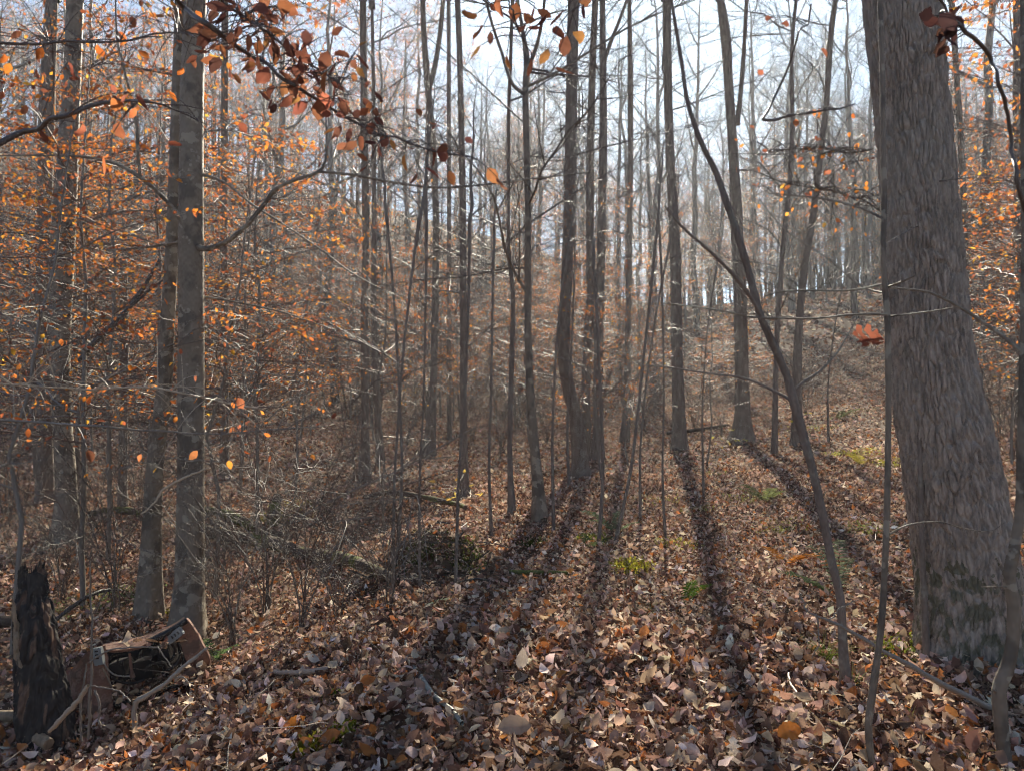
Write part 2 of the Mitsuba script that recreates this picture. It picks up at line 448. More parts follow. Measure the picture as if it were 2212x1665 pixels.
def spray(seed, n2=9, n3=5, flat=True, L2=0.52, L3=0.2, rad=(0.0065, 0.0027, 0.0014), k=(8, 5, 3), lift=0.1):
    """A branch of length 1 along +x with side twigs: tubes and the points where leaves sit."""
    r = np.random.default_rng(seed)
    t0 = np.linspace(0, 1, k[0])
    wob = np.cumsum(r.normal(0, 0.022, (k[0], 3)), 0)
    wob[0] = 0
    main = np.stack([t0, 0.10 * r.normal() * t0 ** 2, lift * (t0 - t0 ** 2 * 0.9)], 1) + wob * [0.2, 1, 0.6]
    parts = [tubes(main[None], (rad[0] * (1 - t0) ** 0.8 + rad[2])[None], 4)]
    t2 = np.clip(np.linspace(0.10, 0.97, n2) + r.normal(0, 0.02, n2), 0.05, 0.99)
    b2, d0 = along(main[None], t2)
    b2, d0 = b2[0], d0[0]
    side = np.where(np.arange(n2) % 2, 1, -1) * (1 if r.random() < 0.5 else -1)
    ang = r.uniform(0.55, 1.0, n2)
    phi = np.where(side > 0, 0, np.pi) + r.normal(0, 0.22, n2) if flat else r.uniform(0, 2 * np.pi, n2)
    perp = np.cos(phi)[:, None] * np.array([0, 1.0, 0]) + np.sin(phi)[:, None] * np.array([0, 0, 1.0])
    d2 = unit(np.cos(ang)[:, None] * d0 + np.sin(ang)[:, None] * perp)
    l2 = L2 * (1 - 0.78 * t2) * r.uniform(0.55, 1.15, n2) + 0.05
    s = np.linspace(0, 1, k[1])
    P2 = b2[:, None] + (l2[:, None] * s)[..., None] * d2[:, None] + (l2[:, None] * s ** 2)[..., None] * (np.array([0.22, 0, 0.0]) + (0 if flat else 1) * np.array([0, 0, 0.22]))
    P2 = P2 + np.cumsum(r.normal(0, 0.012, P2.shape) * (s > 0)[None, :, None], 1) * l2[:, None, None] * 2
    parts.append(tubes(P2, rad[1] * (0.45 + l2 / L2)[:, None] * (1 - s)[None] ** 0.8 + rad[2] * 0.7, 3))
    anchors = [P2[:, -1]]
    adirs = [unit(P2[:, -1] - P2[:, -2])]
    if n3:
        t3 = np.clip(np.linspace(0.2, 0.95, n3) + r.normal(0, 0.03, n3), 0.1, 0.98)
        b3, dd = along(P2, t3)
        sd = np.where(np.arange(n3) % 2, 1.0, -1.0)[None, :, None]
        pz = unit(np.cross(np.array([0, 0, 1.0]), dd)) if flat else unit(r.normal(size=dd.shape))
        a3 = r.uniform(0.5, 1.0, dd.shape[:2])[..., None]
        d3 = unit(np.cos(a3) * dd + np.sin(a3) * sd * pz + 0.12 * r.normal(size=dd.shape))
        l3 = (L3 * r.uniform(0.4, 1.15, dd.shape[:2]) * (0.35 + l2 / L2)[:, None])
        s3 = np.linspace(0, 1, k[2])
        P3 = b3[:, :, None] + (l3[..., None] * s3)[..., None] * d3[:, :, None]
        P3 = P3 + r.normal(0, 0.03, P3.shape) * (s3 > 0)[None, None, :, None] * l3[..., None, None]
        P3 = P3.reshape(-1, k[2], 3)
        parts.append(tubes(P3, np.broadcast_to(rad[2] * (1.1 - 0.7 * s3), P3.shape[:2]), 3))
        for f in (0.35, 0.7, 1.0):
            q, dq = along(P3, [f])
            anchors.append(q[:, 0])
            adirs.append(dq[:, 0])
    V, F, n = [], [], 0
    for v, f in parts:
        V.append(v)
        F.append(f + n)
        n += len(v)
    return np.vstack(V), np.vstack(F), np.vstack(anchors), np.vstack(adirs)


SPRAY = [spray(100 + i, 10, 5) for i in range(7)]
SPRAY_LONG = [spray(150 + i, 9, 3, True, 0.30, 0.12, (0.0055, 0.002, 0.0011), lift=0.05) for i in range(5)]
BARE = [spray(200 + i, 7, 5, False, 0.58, 0.32, (0.009, 0.0042, 0.0022), (6, 4, 3), 0.05) for i in range(6)]
BARE_LOW = [spray(300 + i, 7, 5, False, 0.6, 0.36, (0.0065, 0.0033, 0.0019), (4, 3, 2), 0.05) for i in range(5)]


def add_spray(geo, s, pos, d, size, color, roll=0.0, leaves=None, leaf_args=None, r=None):
    Rm = rot_to(d, roll=roll) * size
    geo.add(s[0] @ Rm.T + pos, s[1], color)
    if leaves is not None:
        frac, temps, lo, hi, pal = leaf_args
        A, D = s[2] @ Rm.T + pos, unit(s[3] @ Rm.T)
        m = r.random(len(A)) < frac
        A, D = A[m], D[m]
        if len(A):
            x = unit(D + 0.55 * r.normal(size=D.shape) + np.array([0, 0, -0.25]))
            z = unit(np.array([0, 0, 1.0]) + 0.55 * r.normal(size=D.shape))
            put_leaves(leaves, r, temps, A, rots(x, z), r.uniform(lo, hi, len(A)), palette(r, len(A), *pal))


def crown(seed, height=9.0, limbs=11, per=5, sprays=BARE, r0=0.10, limb=3.2, sides=6, size=(0.7, 1.4), leaf=None):
    """A bare crown on a leader of the given height: limbs, each with sprays."""
    r = np.random.default_rng(seed)
    g = Geo()
    lv = Geo()
    k = 9
    lead = np.stack([np.cumsum(r.normal(0, 0.075, k)), np.cumsum(r.normal(0, 0.075, k)), np.linspace(0, height, k)], 1)
    lead[:, :2] -= lead[0, :2]
    g.add(*tubes(lead[None], (r0 * (1 - np.linspace(0, 1, k)) ** 0.85 + 0.012)[None], sides), TWIG_GREY)
    az = r.uniform(0, 6.28)
    for i in range(limbs):
        t = 0.03 + 0.9 * (i + r.uniform(0, 0.8)) / limbs
        az += 2.4 + r.normal(0, 0.4)
        b, _ = along(lead[None], [t])
        b = b[0, 0]
        ln = limb * (1 - 0.62 * t) * r.uniform(0.7, 1.2)
        up = r.uniform(0.35, 0.95)
        d = np.array([math.cos(az) * math.cos(up), math.sin(az) * math.cos(up), math.sin(up)])
        s = np.linspace(0, 1, 6)
        P = b + (ln * s)[:, None] * d + (ln * s ** 2)[:, None] * np.array([0, 0, 0.28]) + np.cumsum(r.normal(0, 0.035, (6, 3)), 0) * ln * 0.6 * (s > 0)[:, None]
        rl = r0 * 0.5 * (1 - 0.7 * t)
        g.add(*tubes(P[None], (rl * (1 - s) ** 0.8 + 0.008)[None], 4), TWIG_GREY)
        for j in range(per):
            f = 0.25 + 0.75 * (j + 1) / per if per > 1 else 0.8
            q, dq = along(P[None], [min(f, 0.999)])
            dd = unit(dq[0, 0] + 0.75 * r.normal(size=3) + np.array([0, 0, 0.3]))
            add_spray(g, sprays[r.integers(len(sprays))], q[0, 0], dd, r.uniform(*size) * (1.1 - 0.35 * t), TWIG_GREY if r.random() < 0.7 else TWIG_RED,
                      r.uniform(0, 6.28), lv if leaf else None, leaf, r)
    return g, lv


# ------------------------------------------------------------------ ground, haze
def grid_mesh(xs, ys, h):
    X, Y = np.meshgrid(xs, ys)
    V = np.stack([X, Y, h(X, Y)], -1).reshape(-1, 3)
    nx, ny = len(xs), len(ys)
    i, j = np.meshgrid(np.arange(ny - 1), np.arange(nx - 1), indexing="ij")
    F = np.stack([i * nx + j, i * nx + j + 1, (i + 1) * nx + j + 1, (i + 1) * nx + j], -1).reshape(-1, 4)
    return V, np.vstack([F[:, [0, 1, 2]], F[:, [0, 2, 3]]])


def spaced(lo, hi, near, n):
    """n values from lo to hi, dense about near."""
    s = np.linspace(-1, 1, n)
    a = np.sinh(s * 4.2) / np.sinh(4.2)
    return np.where(a < 0, near + a * (near - lo), near + a * (hi - near))


scene["ground"] = mikit.ply(grid_mesh(spaced(-118, 118, 0, 330), spaced(-34, 116, 5, 330), ground_h), M["soil"], smooth=True)
labels["ground"] = {"label": "dark woodland soil under the fallen leaves, rising to slopes behind", "kind": "structure"}
scene["haze"] = {"type": "cube", "to_world": T().translate([0, 42, 19.5]).scale([122, 80, 26.5]), "bsdf": {"type": "null"}, "interior": {"type": "ref", "id": "air"}}
labels["haze"] = {"label": "thin sunlit haze hanging between the trees", "kind": "stuff"}

# ------------------------------------------------------------------ fallen leaves
def litter():
    r = np.random.default_rng(21)
    geo = Geo()
    for (u0, u1, v0, v1, d0, d1, n, zz) in WRECK_LEAVES:
        pos = at(r.uniform(u0, u1, n), r.uniform(v0, v1, n), r.uniform(d0, d1, n)) + [0, 0, zz]
        nz = unit(r.normal(0, 0.5, (n, 3)) + [0, 0, 1.0])
        yaw = r.uniform(0, 6.28, n)
        ax = np.stack([np.cos(yaw), np.sin(yaw), yaw * 0], -1)
        put_leaves(geo, r, LEAF_HI, pos, rots(ax, nz), r.uniform(0.04, 0.10, n), palette(r, n, *LITTER))
    for lo, hi, dens, temps, size, tilt, lift in ((1.6, 4.5, 3000, LEAF_HI, (0.022, 0.105), 0.75, 0.075), (4.5, 11, 1750, LEAF_MID, (0.028, 0.085), 0.75, 0.07),
                                                  (11, 27, 360, LEAF_LOW, (0.05, 0.115), 0.7, 0.06), (27, 70, 26, LEAF_LOW, (0.17, 0.30), 0.5, 0.06)):
        wide = 0.86
        area = wide * (hi ** 2 - lo ** 2) + 3 * (hi - lo)
        n = int(area * dens)
        y = np.sqrt(r.uniform(lo ** 2, hi ** 2, n))
        x = r.uniform(-1, 1, n) * (wide * y + 1.5)
        clump = meshkit.noise(np.stack([x * 2.2, y * 2.2, x * 0], -1), 4)
        keep = r.random(n) < 0.55 + 0.6 * clump
        x, y, clump = x[keep], y[keep], clump[keep]
        n = len(x)
        z = ground_h(x, y) + r.random(n) ** 1.5 * lift * (0.5 + clump)
        nz = unit(np.stack([r.normal(0, tilt, n), r.normal(0, tilt, n), np.ones(n)], -1) * np.array([1, 1, 1]))
        flip = r.random(n) < 0.4
        nz[flip] *= -1
        yaw = r.uniform(0, 2 * np.pi, n)
        ax = np.stack([np.cos(yaw), np.sin(yaw), np.zeros(n)], -1)
        ax = unit(ax - (ax * nz).sum(-1, keepdims=True) * nz)
        s = size[0] + (size[1] - size[0]) * r.random(n) ** 2.0
        pos = np.stack([x, y, z + 0.012], -1) - 0.5 * s[:, None] * ax
        put_leaves(geo, r, temps, pos, rots(ax, nz), s, palette(r, n, *LITTER))
    scene["fallen_leaves"] = geo.ply(M["litter"], smooth=True)
    labels["fallen_leaves"] = {"label": "thick litter of curled brown leaves covering the woodland ground", "category": "leaves", "kind": "stuff"}


# ------------------------------------------------------------------ trees
CROWNS = []
for i in range(5):
    g, _ = crown(400 + i)
    scene[f"crown_group_{i}"] = {"type": "shapegroup", "crown": g.ply(M["twig"])}
    CROWNS.append(f"crown_group_{i}")


def put_crown(parent, idx, pos, d, size, spin, name="crown"):
    z = unit(np.asarray(d, float))
    x = unit(np.cross([0, 1.0, 0], z))
    m = np.eye(4)
    R = np.stack([x, np.cross(z, x), z], 1) @ np.array([[math.cos(spin), -math.sin(spin), 0], [math.sin(spin), math.cos(spin), 0], [0, 0, 1]])
    m[:3, :3], m[:3, 3] = R * size, pos
    key = numbered(f"{parent}__{name}")
    scene[key] = {"type": "instance", "shapegroup": {"type": "ref", "id": CROWNS[idx % len(CROWNS)]}, "to_world": T(m)}


def tree(name, label, pts, bark="bark", top=7.2, cat="tree", limbs=(), low=6, depth=None, group=None, seed=None, sides=16, ridge=0.0, flare=0.45, rough=0.05, crown_size=None, step=0.08, low_from=0.25,
         leafy=None, lean=0.0, spray_size=(0.7, 1.5), knots=0.0, plates=0.0):
    """A tree from the outline (u, v, width) of its trunk in the photograph, foot first; it stands where the foot meets the ground."""
    seed = seed if seed is not None else len(taken) * 7 + 3
    r = np.random.default_rng(seed)
    key = thing(name, label, cat, group)
    base = ground_at(pts[0][0], pts[0][1]) if depth is None else None
    y0 = base[1] if base is not None else depth
    P, R = [], []
    for i, (u, v, w) in enumerate(pts):
        q = at(u, v, y0 + lean * i / max(1, len(pts) - 1))
        if i == 0:
            q[2] = float(ground_h(q[0], q[1]))
            d0 = unit(at(pts[1][0], pts[1][1], y0) - q)
            P.append(q - d0 * 0.3)
            R.append(w / 2 * y0 / FOC * 1.05)
        P.append(q)
        R.append(w / 2 * y0 / FOC)
    P, R = np.array(P), np.array(R)
    foot = P[1]
    d = unit(P[-1] - P[-2])
    d = unit(d + np.array([0, 0, 0.6]))
    reach = foot[2] + top - P[-1][2]
    if reach > 0.3:
        n = max(1, int(reach / 2.5))
        for i in range(n):
            P = np.vstack([P, P[-1] + d * reach / n / d[2] + r.normal(0, 0.07, 3) * [1, 1, 0]])
            R = np.append(R, max(R[-1] * (1 - 0.22 / n), 0.012))
    part(key, "trunk", mikit.ply(trunk(P, R, sides, step, rough, flare, seed % 97, 3 + seed % 3, ridge, 0.28 if R[1] > 0.05 else 0.10, knots if knots else (0.10 if R[1] < 0.045 else 0.0), plates), M[bark], smooth=True))
    size = crown_size or float(np.clip(R[-1] / 0.075, 0.55, 1.6))
    put_crown(key, seed, P[-1], unit(P[-1] - P[-2]), size, r.uniform(0, 6.28))
    for lm in limbs:
        Q = np.array([at(u, v, y0 + dy) for u, v, w, dy in lm])
        rr = np.array([w / 2 * y0 / FOC for _, _, w, _ in lm])
        part(key, "limb", mikit.ply(trunk(Q, rr, 8, 0.04, 0.05, 0.0, seed, knots=0.10), M[bark], smooth=True))
        if rr[-1] > 0.022 and Q[-1][2] > 4.5:
            put_crown(key, seed + 3, Q[-1], unit(Q[-1] - Q[-2]), float(np.clip(rr[-1] / 0.085, 0.4, 1.2)), r.uniform(0, 6.28), "limb_crown")
    if low:
        g, lv = Geo(), Geo()
        s = np.concatenate([[0], np.cumsum(np.linalg.norm(np.diff(P, axis=0), axis=1))])
        for i in range(low):
            f = low_from + (1 - low_from) * r.random()
            q = np.array([np.interp(f * s[-1], s, P[:, k]) for k in range(3)])
            az, up = r.uniform(0, 6.28), r.uniform(0.0, 0.6)
            dd = np.array([math.cos(az) * math.cos(up), math.sin(az) * math.cos(up), math.sin(up)])
            lib = SPRAY if leafy or r.random() < 0.4 else SPRAY_LONG
            add_spray(g, lib[r.integers(len(lib))], q, dd, r.uniform(*spray_size), TWIG_DARK if r.random() < 0.6 else TWIG_GREY, r.normal(0, 0.3), lv if leafy else None, leafy, r)
        part(key, "twigs", g.ply(M["twig"]), kind="stuff")
        if lv.n:
            part(key, "leaves", lv.ply(M["leaf"]), kind="stuff")
    return key, P, R, y0


NEAR_LEAF = (0.40, HANG_MID, 0.035, 0.065, ORANGE)
SPARSE = (0.10, HANG_MID, 0.05, 0.09, ORANGE)

# -- the left side
tree("bare_tree", "dark rough trunk standing just left of the sunlit-edged grey trunk", [(97, 1092, 36), (97, 900, 30), (94, 550, 27), (100, 300, 32), (112, 0, 24)], low=5)
tree("beech_tree", "grey trunk with a black mossy foot and bright sunlit edge beyond the charred stump",
     [(144, 1178, 52), (143, 1050, 40), (134, 900, 38), (130, 700, 44), (138, 500, 48), (152, 250, 36), (162, 0, 34)], "beech", low=8, leafy=NEAR_LEAF)
D = tree("beech_tree", "stout pale grey beech trunk with dark blotches and lichen, rising right behind the rusty wreck",
         [(408, 1373, 66), (410, 1250, 58), (413, 833, 54), (413, 500, 52), (415, 200, 48), (423, 0, 45)], "beech", low=16, top=8, sides=28, step=0.05, rough=0.04, leafy=NEAR_LEAF, low_from=0.40,
         limbs=[[(428, 534, 14, -0.05), (446, 538, 12, -0.1), (490, 522, 10, -0.15), (530, 490, 9, -0.2), (560, 455, 9, -0.2), (602, 405, 8, -0.25), (650, 385, 7, -0.3), (690, 370, 6, -0.3), (705, 335, 4.5, -0.3), (703, 240, 3.5, -0.3)],
                [(688, 371, 6, -0.3), (760, 378, 5.5, -0.3), (850, 395, 5, -0.25), (950, 406, 4.6, -0.2), (1040, 400, 4.2, -0.2), (1140, 388, 3.6, -0.1), (1280, 372, 2.4, 0)],
                [(410, 520, 13, -0.05), (382, 462, 10, -0.1), (346, 420, 8, -0.15), (302, 383, 8, -0.2), (250, 355, 6, -0.2), (200, 342, 5, -0.2), (100, 336, 4, -0.15), (-20, 338, 3, -0.1)],
                [(303, 384, 7, -0.2), (297, 300, 6, -0.25), (285, 220, 5, -0.25), (268, 150, 4.5, -0.3), (252, 80, 4, -0.3), (250, -10, 3, -0.3)],
                [(436, 378, 7, 0), (480, 392, 5, -0.1), (545, 442, 4, -0.2), (620, 490, 3.4, -0.2), (700, 545, 3, -0.2), (760, 590, 3, -0.2), (860, 640, 2, -0.2)],
                [(436, 640, 5, 0.05), (520, 655, 4, 0.1), (600, 672, 3.2, 0.1), (737, 712, 2.4, 0.2), (900, 722, 2, 0.2), (1130, 700, 1.4, 0.2)],
                [(395, 520, 6, 0.1), (330, 533, 5, 0.2), (230, 541, 3, 0.3)]])
tree("beech_tree", "slimmer grey beech leaning right, close beside the stout pale grey one",
     [(320, 1346, 50), (326, 1200, 42), (333, 1030, 36), (355, 833, 32), (362, 700, 30), (373, 500, 27), (382, 250, 25), (390, 0, 24)], "beech", low=6, top=8, sides=22, step=0.06, leafy=NEAR_LEAF, low_from=0.4)
tree("bare_tree", "straight dark narrow trunk just right of the stout pale beech", [(486, 900, 18), (485, 740, 16), (484, 500, 15), (485, 250, 15), (486, 0, 14)], low=6, depth=11.5)
tree("dead_tree", "short black snag with its top broken off, half hidden left of the two close beeches", [(270, 830, 18), (268, 700, 17), (267, 560, 14)], depth=9.5, top=3.3, low=0, crown_size=0.12)

# -- the middle
tree("bare_tree", "slim trunk with a black wet lower half, standing at the end of the bridging log",
     [(789, 1043, 24), (789, 900, 17), (787, 700, 16), (790, 525, 15), (789, 400, 16), (786, 200, 15), (784, 0, 14)], low=12, low_from=0.3, spray_size=(0.9, 2.2))
tree("bare_tree", "thin dark trunk close behind the slim black-footed one", [(821, 1006, 15), (812, 833, 12), (808, 650, 12), (808, 400, 10), (806, 150, 8)], low=10, low_from=0.3, spray_size=(0.9, 2.2), top=8)
tree("forked_tree", "trunk that forks into two equal stems against the sky above the hanging leaves",
     [(925, 988, 28), (936, 833, 16), (942, 500, 15), (937, 350, 15), (925, 200, 15), (915, 60, 12), (913, 0, 11)], low=12, low_from=0.3, spray_size=(0.9, 2.2), limbs=[[(924, 200, 13, 0), (940, 140, 11, 0), (952, 60, 10, 0), (957, 0, 9, 0)]])
tree("bare_tree", "narrow straight pole of a tree between the forked tree and the brown-footed trunk", [(971, 950, 11), (970, 700, 10), (970, 475, 9), (969, 0, 9)], low=10, low_from=0.3, spray_size=(0.9, 2.2), depth=17)
tree("bare_tree", "straight trunk with a brown foot in the yellow seedlings by the bridging log", [(1001, 1078, 22), (1001, 833, 15), (1000, 500, 15), (996, 250, 13), (988, 0, 12)], low=13, low_from=0.3, spray_size=(0.9, 2.2))
tree("bare_tree", "thin crooked trunk standing just left of the mottled grey trunk with the mossy foot", [(1106, 1113, 16), (1101, 960, 11), (1104, 833, 11), (1108, 640, 9), (1098, 530, 8), (1098, 300, 8), (1104, 100, 7), (1107, 0, 7)], low=12, low_from=0.3, spray_size=(0.9, 2.2), top=8)
tree("forked_tree", "mottled grey trunk with a mossy foot, forking high up beneath dangling leaves",
     [(1166, 1133, 32), (1162, 1058, 25), (1152, 933, 20), (1145, 833, 17), (1140, 650, 15), (1140, 450, 14), (1137, 300, 14), (1135, 200, 14), (1138, 140, 14), (1128, 60, 8), (1118, 0, 7)], "beech", low=14, low_from=0.3, spray_size=(0.9, 2.2), top=7,
     limbs=[[(1134, 205, 9, 0), (1108, 183, 8, 0), (1084, 115, 7, 0.1), (1057, 30, 6, 0.2), (1046, -20, 6, 0.2)], [(1138, 150, 10, 0), (1155, 112, 8, 0), (1170, 50, 6, -0.1), (1178, -20, 5, -0.2)]])
L = tree("oak_tree", "thick brown trunk bulging at mid height, casting the broad shadow beside the mound",
         [(1256, 1038, 36), (1252, 985, 32), (1243, 900, 31), (1228, 833, 28), (1218, 770, 27), (1220, 680, 26), (1226, 560, 25), (1231, 400, 27), (1235, 200, 26), (1239, 0, 24)], low=12, low_from=0.3, spray_size=(0.9, 2.2), top=7.5, ridge=0.006, sides=28, step=0.05)
tree("oak_tree", "brown trunk close beyond the thick bulging one, first of a pair", [(1265, 985, 22), (1266, 833, 19), (1268, 760, 19), (1276, 620, 18), (1274, 480, 18), (1277, 250, 16), (1286, 0, 13)], low=10, low_from=0.3, spray_size=(0.9, 2.2), top=7.5)
tree("oak_tree", "second of the pair beyond the thick bulging trunk, with a limb rising towards the sun",
     [(1291, 998, 28), (1293, 905, 21), (1294, 740, 19), (1299, 500, 19), (1303, 250, 17), (1302, 90, 14), (1301, 0, 12)], low=12, low_from=0.3, spray_size=(0.9, 2.2), top=7.5, limbs=[[(1304, 140, 9, 0), (1318, 95, 8, 0), (1338, 45, 7, 0), (1358, -10, 6, 0)]])
tree("bare_tree", "slender upright trunk midway between the thick bulging trunk and the straight shadow-casting one",
     [(1349, 958, 19), (1354, 883, 17), (1357, 700, 13), (1360, 500, 12), (1362, 250, 13), (1359, 0, 8)], low=13, low_from=0.3, spray_size=(0.9, 2.2), top=7.5)
tree("oak_tree", "straight dark trunk throwing the longest shadow down the middle of the litter",
     [(1468, 975, 33), (1466, 880, 28), (1462, 740, 25), (1459, 560, 24), (1448, 350, 20), (1443, 200, 19), (1440, 0, 19)], low=11, low_from=0.3, spray_size=(0.9, 2.2), top=8, ridge=0.005, sides=24)
tree("oak_tree", "dark furrowed trunk with a flared foot, forking high, beyond the leaning sapling",
     [(1602, 958, 46), (1604, 900, 33), (1602, 780, 30), (1599, 650, 28), (1592, 500, 27), (1585, 350, 22), (1575, 200, 20), (1568, 90, 22), (1556, 0, 16)], low=10, low_from=0.3, spray_size=(0.9, 2.2), top=8, ridge=0.006, sides=26,
     limbs=[[(1592, 270, 13, 0), (1600, 200, 10, 0), (1607, 110, 9, 0), (1613, -10, 8, 0)], [(1572, 60, 10, 0), (1560, 20, 9, 0), (1548, -20, 8, 0)]])
tree("bare_tree", "thin trunk rising from the slope between the leaning sapling and the upright sapling", [(1673, 985, 13), (1676, 800, 11), (1690, 550, 10), (1705, 400, 10), (1712, 250, 9), (1710, 150, 8), (1720, 0, 7)], low=12, low_from=0.3, spray_size=(0.9, 2.2), top=7.5)
tree("bare_tree", "slanting trunk that leans right as it rises, behind the upper half of the leaning sapling", [(1722, 962, 24), (1722, 800, 19), (1735, 600, 15), (1755, 475, 14), (1770, 350, 13), (1785, 225, 12), (1795, 75, 12), (1805, 0, 11)], low=12, low_from=0.3, spray_size=(0.9, 2.2), top=7.5)

# -- the right side
BIGPTS = [(2098, 1432, 208), (2092, 1283, 200), (2073, 1133, 193), (2048, 983, 184), (2020, 833, 171), (2004, 700, 162), (1991, 500, 152), (1970, 250, 148), (1948, 0, 154)]
BIG = tree("poplar_tree", "massive furrowed trunk filling the right side, its foot dark with moss", BIGPTS, "ridged", low=0, top=9, sides=330, step=0.011, plates=0.015, flare=0.2, rough=0.025, crown_size=2.0, seed=31)
tree("bare_tree", "pale slim trunk showing just beyond the massive trunk, among orange leaves", [(2098, 900, 15), (2086, 640, 14), (2084, 480, 13), (2076, 325, 13), (2064, 125, 12), (2055, 0, 12)], "beech", depth=13, low=8, top=7.5)
tree("oak_tree", "dark trunk at the very edge of the picture, high behind the orange beech leaves", [(2214, 800, 36), (2208, 500, 30), (2204, 300, 28), (2203, 100, 26), (2203, 0, 26)], depth=11, low=4, top=7.5)

R_ = tree("leaning_sapling", "long dark sapling that leans left in one bend across the slope, nearest to the ferns",
          [(1830, 1483, 22.4), (1822, 1408, 18.9), (1816, 1300, 17.2), (1797, 1215, 17.2), (1776, 1108, 17.2), (1760, 1033, 17.2), (1740, 958, 18.1), (1719, 883, 18.9), (1699, 811, 17.2), (1668, 740, 16.3), (1644, 685, 15.5), (1618, 590, 14.6), (1594, 510, 14.6),
           (1570, 440, 13.8), (1545, 370, 12.0), (1520, 320, 10.3), (1500, 270, 9.5), (1484, 215, 8.6), (1473, 140, 7.7), (1460, 60, 6.9), (1448, -20, 6.0)], "bark", cat="sapling", low=0, top=4.4, sides=14, step=0.03, flare=0.45, crown_size=0.30,
          limbs=[[(1684, 780, 11, 0), (1660, 715, 9, -0.05), (1620, 640, 8, -0.1), (1580, 590, 7, -0.15), (1530, 540, 6, -0.2), (1475, 492, 5, -0.25), (1436, 445, 4, -0.3)],
                 [(1706, 862, 8, 0), (1660, 838, 6, 0.1), (1600, 815, 5, 0.15), (1540, 808, 4, 0.2), (1475, 798, 3.5, 0.2), (1380, 788, 2.5, 0.3)],
                 [(1712, 850, 7, 0), (1740, 822, 6, 0), (1762, 808, 5, 0.1), (1800, 772, 4, 0.1), (1832, 722, 3, 0.15), (1850, 690, 2.2, 0.2)]])
S_ = tree("sapling", "slim upright sapling with lichen blotches, the one nearest before the massive trunk",
          [(1885, 1672, 15), (1876, 1570, 15), (1884, 1500, 15), (1898, 1400, 14), (1905, 1333, 14), (1911, 1230, 13), (1915, 1133, 13), (1918, 983, 12), (1919, 833, 12), (1917, 700, 12), (1910, 600, 12), (1908, 540, 12),
           (1910, 450, 12), (1908, 300, 12), (1906, 150, 11), (1901, 0, 10)], "beech", cat="sapling", low=0, top=4.6, sides=12, step=0.035, flare=0.0, crown_size=0.3, rough=0.09,
          limbs=[[(1906, 472, 6, 0), (1850, 447, 5, 0.1), (1780, 430, 4.2, 0.2), (1720, 423, 3.5, 0.3), (1660, 418, 2.5, 0.4)],
                 [(1916, 632, 5, 0), (1850, 612, 4, 0.2), (1790, 560, 3.5, 0.3), (1700, 500, 3, 0.5), (1640, 430, 2.6, 0.6)],
                 [(1914, 612, 5, 0), (1840, 627, 4.2, 0), (1750, 628, 4, -0.05), (1690, 630, 3.5, -0.1), (1650, 640, 2.5, -0.1)],
                 [(1919, 680, 5, 0), (1840, 680, 4.5, -0.1), (1760, 688, 4.2, -0.15), (1640, 687, 4, -0.2), (1560, 672, 3.6, -0.3), (1475, 660, 3, -0.35), (1430, 655, 2, -0.4)],
                 [(1918, 620, 4.5, 0), (1950, 608, 4.5, -0.1), (1976, 596, 3, -0.15)],
                 [(1919, 684, 4, 0), (1990, 676, 3.6, -0.1), (2060, 665, 2.6, -0.2)],
                 [(1919, 1155, 4, 0), (1955, 1135, 3.5, -0.05), (2020, 1126, 3, -0.05), (2080, 1140, 2.5, 0), (2130, 1148, 2, 0), (2170, 1128, 1.5, 0)]])
tree("sapling", "thin dark sapling pressed against the front of the massive trunk", [(2004, 1452, 17), (1996, 1283, 13), (1990, 1133, 11), (1988, 983, 10), (1988, 850, 9), (1990, 700, 8), (1995, 600, 7), (2003, 475, 6), (2010, 350, 5), (2016, 220, 4)], "bark",
     cat="sapling", low=0, top=3.6, sides=10, step=0.04, flare=0.1, crown_size=0.2,
     limbs=[[(2003, 480, 3, 0), (1960, 500, 2.6, -0.1), (1915, 527, 2, -0.2)], [(2003, 400, 3, 0), (2040, 390, 2.6, -0.1), (2090, 385, 2, -0.15), (2150, 370, 1.4, -0.2)]])
V_ = tree("sapling", "crooked sapling with a knee near its foot, standing in front of the massive trunk",
          [(2176, 1690, 26), (2166, 1600, 27), (2160, 1530, 28), (2158, 1495, 27), (2178, 1435, 26), (2189, 1370, 25), (2190, 1308, 25), (2180, 1245, 24), (2188, 1200, 22), (2199, 1140, 20), (2205, 1083, 19), (2208, 933, 18), (2210, 833, 17), (2212, 700, 16), (2214, 500, 14)], "beech",
          cat="sapling", low=0, top=4.0, sides=14, step=0.03, flare=0.0, crown_size=0.3,
          limbs=[[(2208, 760, 10, 0), (2150, 715, 8, 0.05), (2075, 665, 7, 0.1), (2000, 630, 6, 0.15), (1925, 622, 4.5, 0.2), (1860, 618, 3, 0.2)],
                 [(2180, 1268, 4, 0), (2150, 1266, 3, -0.05), (2119, 1267, 2, -0.1)], [(2156, 1497, 8, 0), (2146, 1490, 5, -0.02)]])

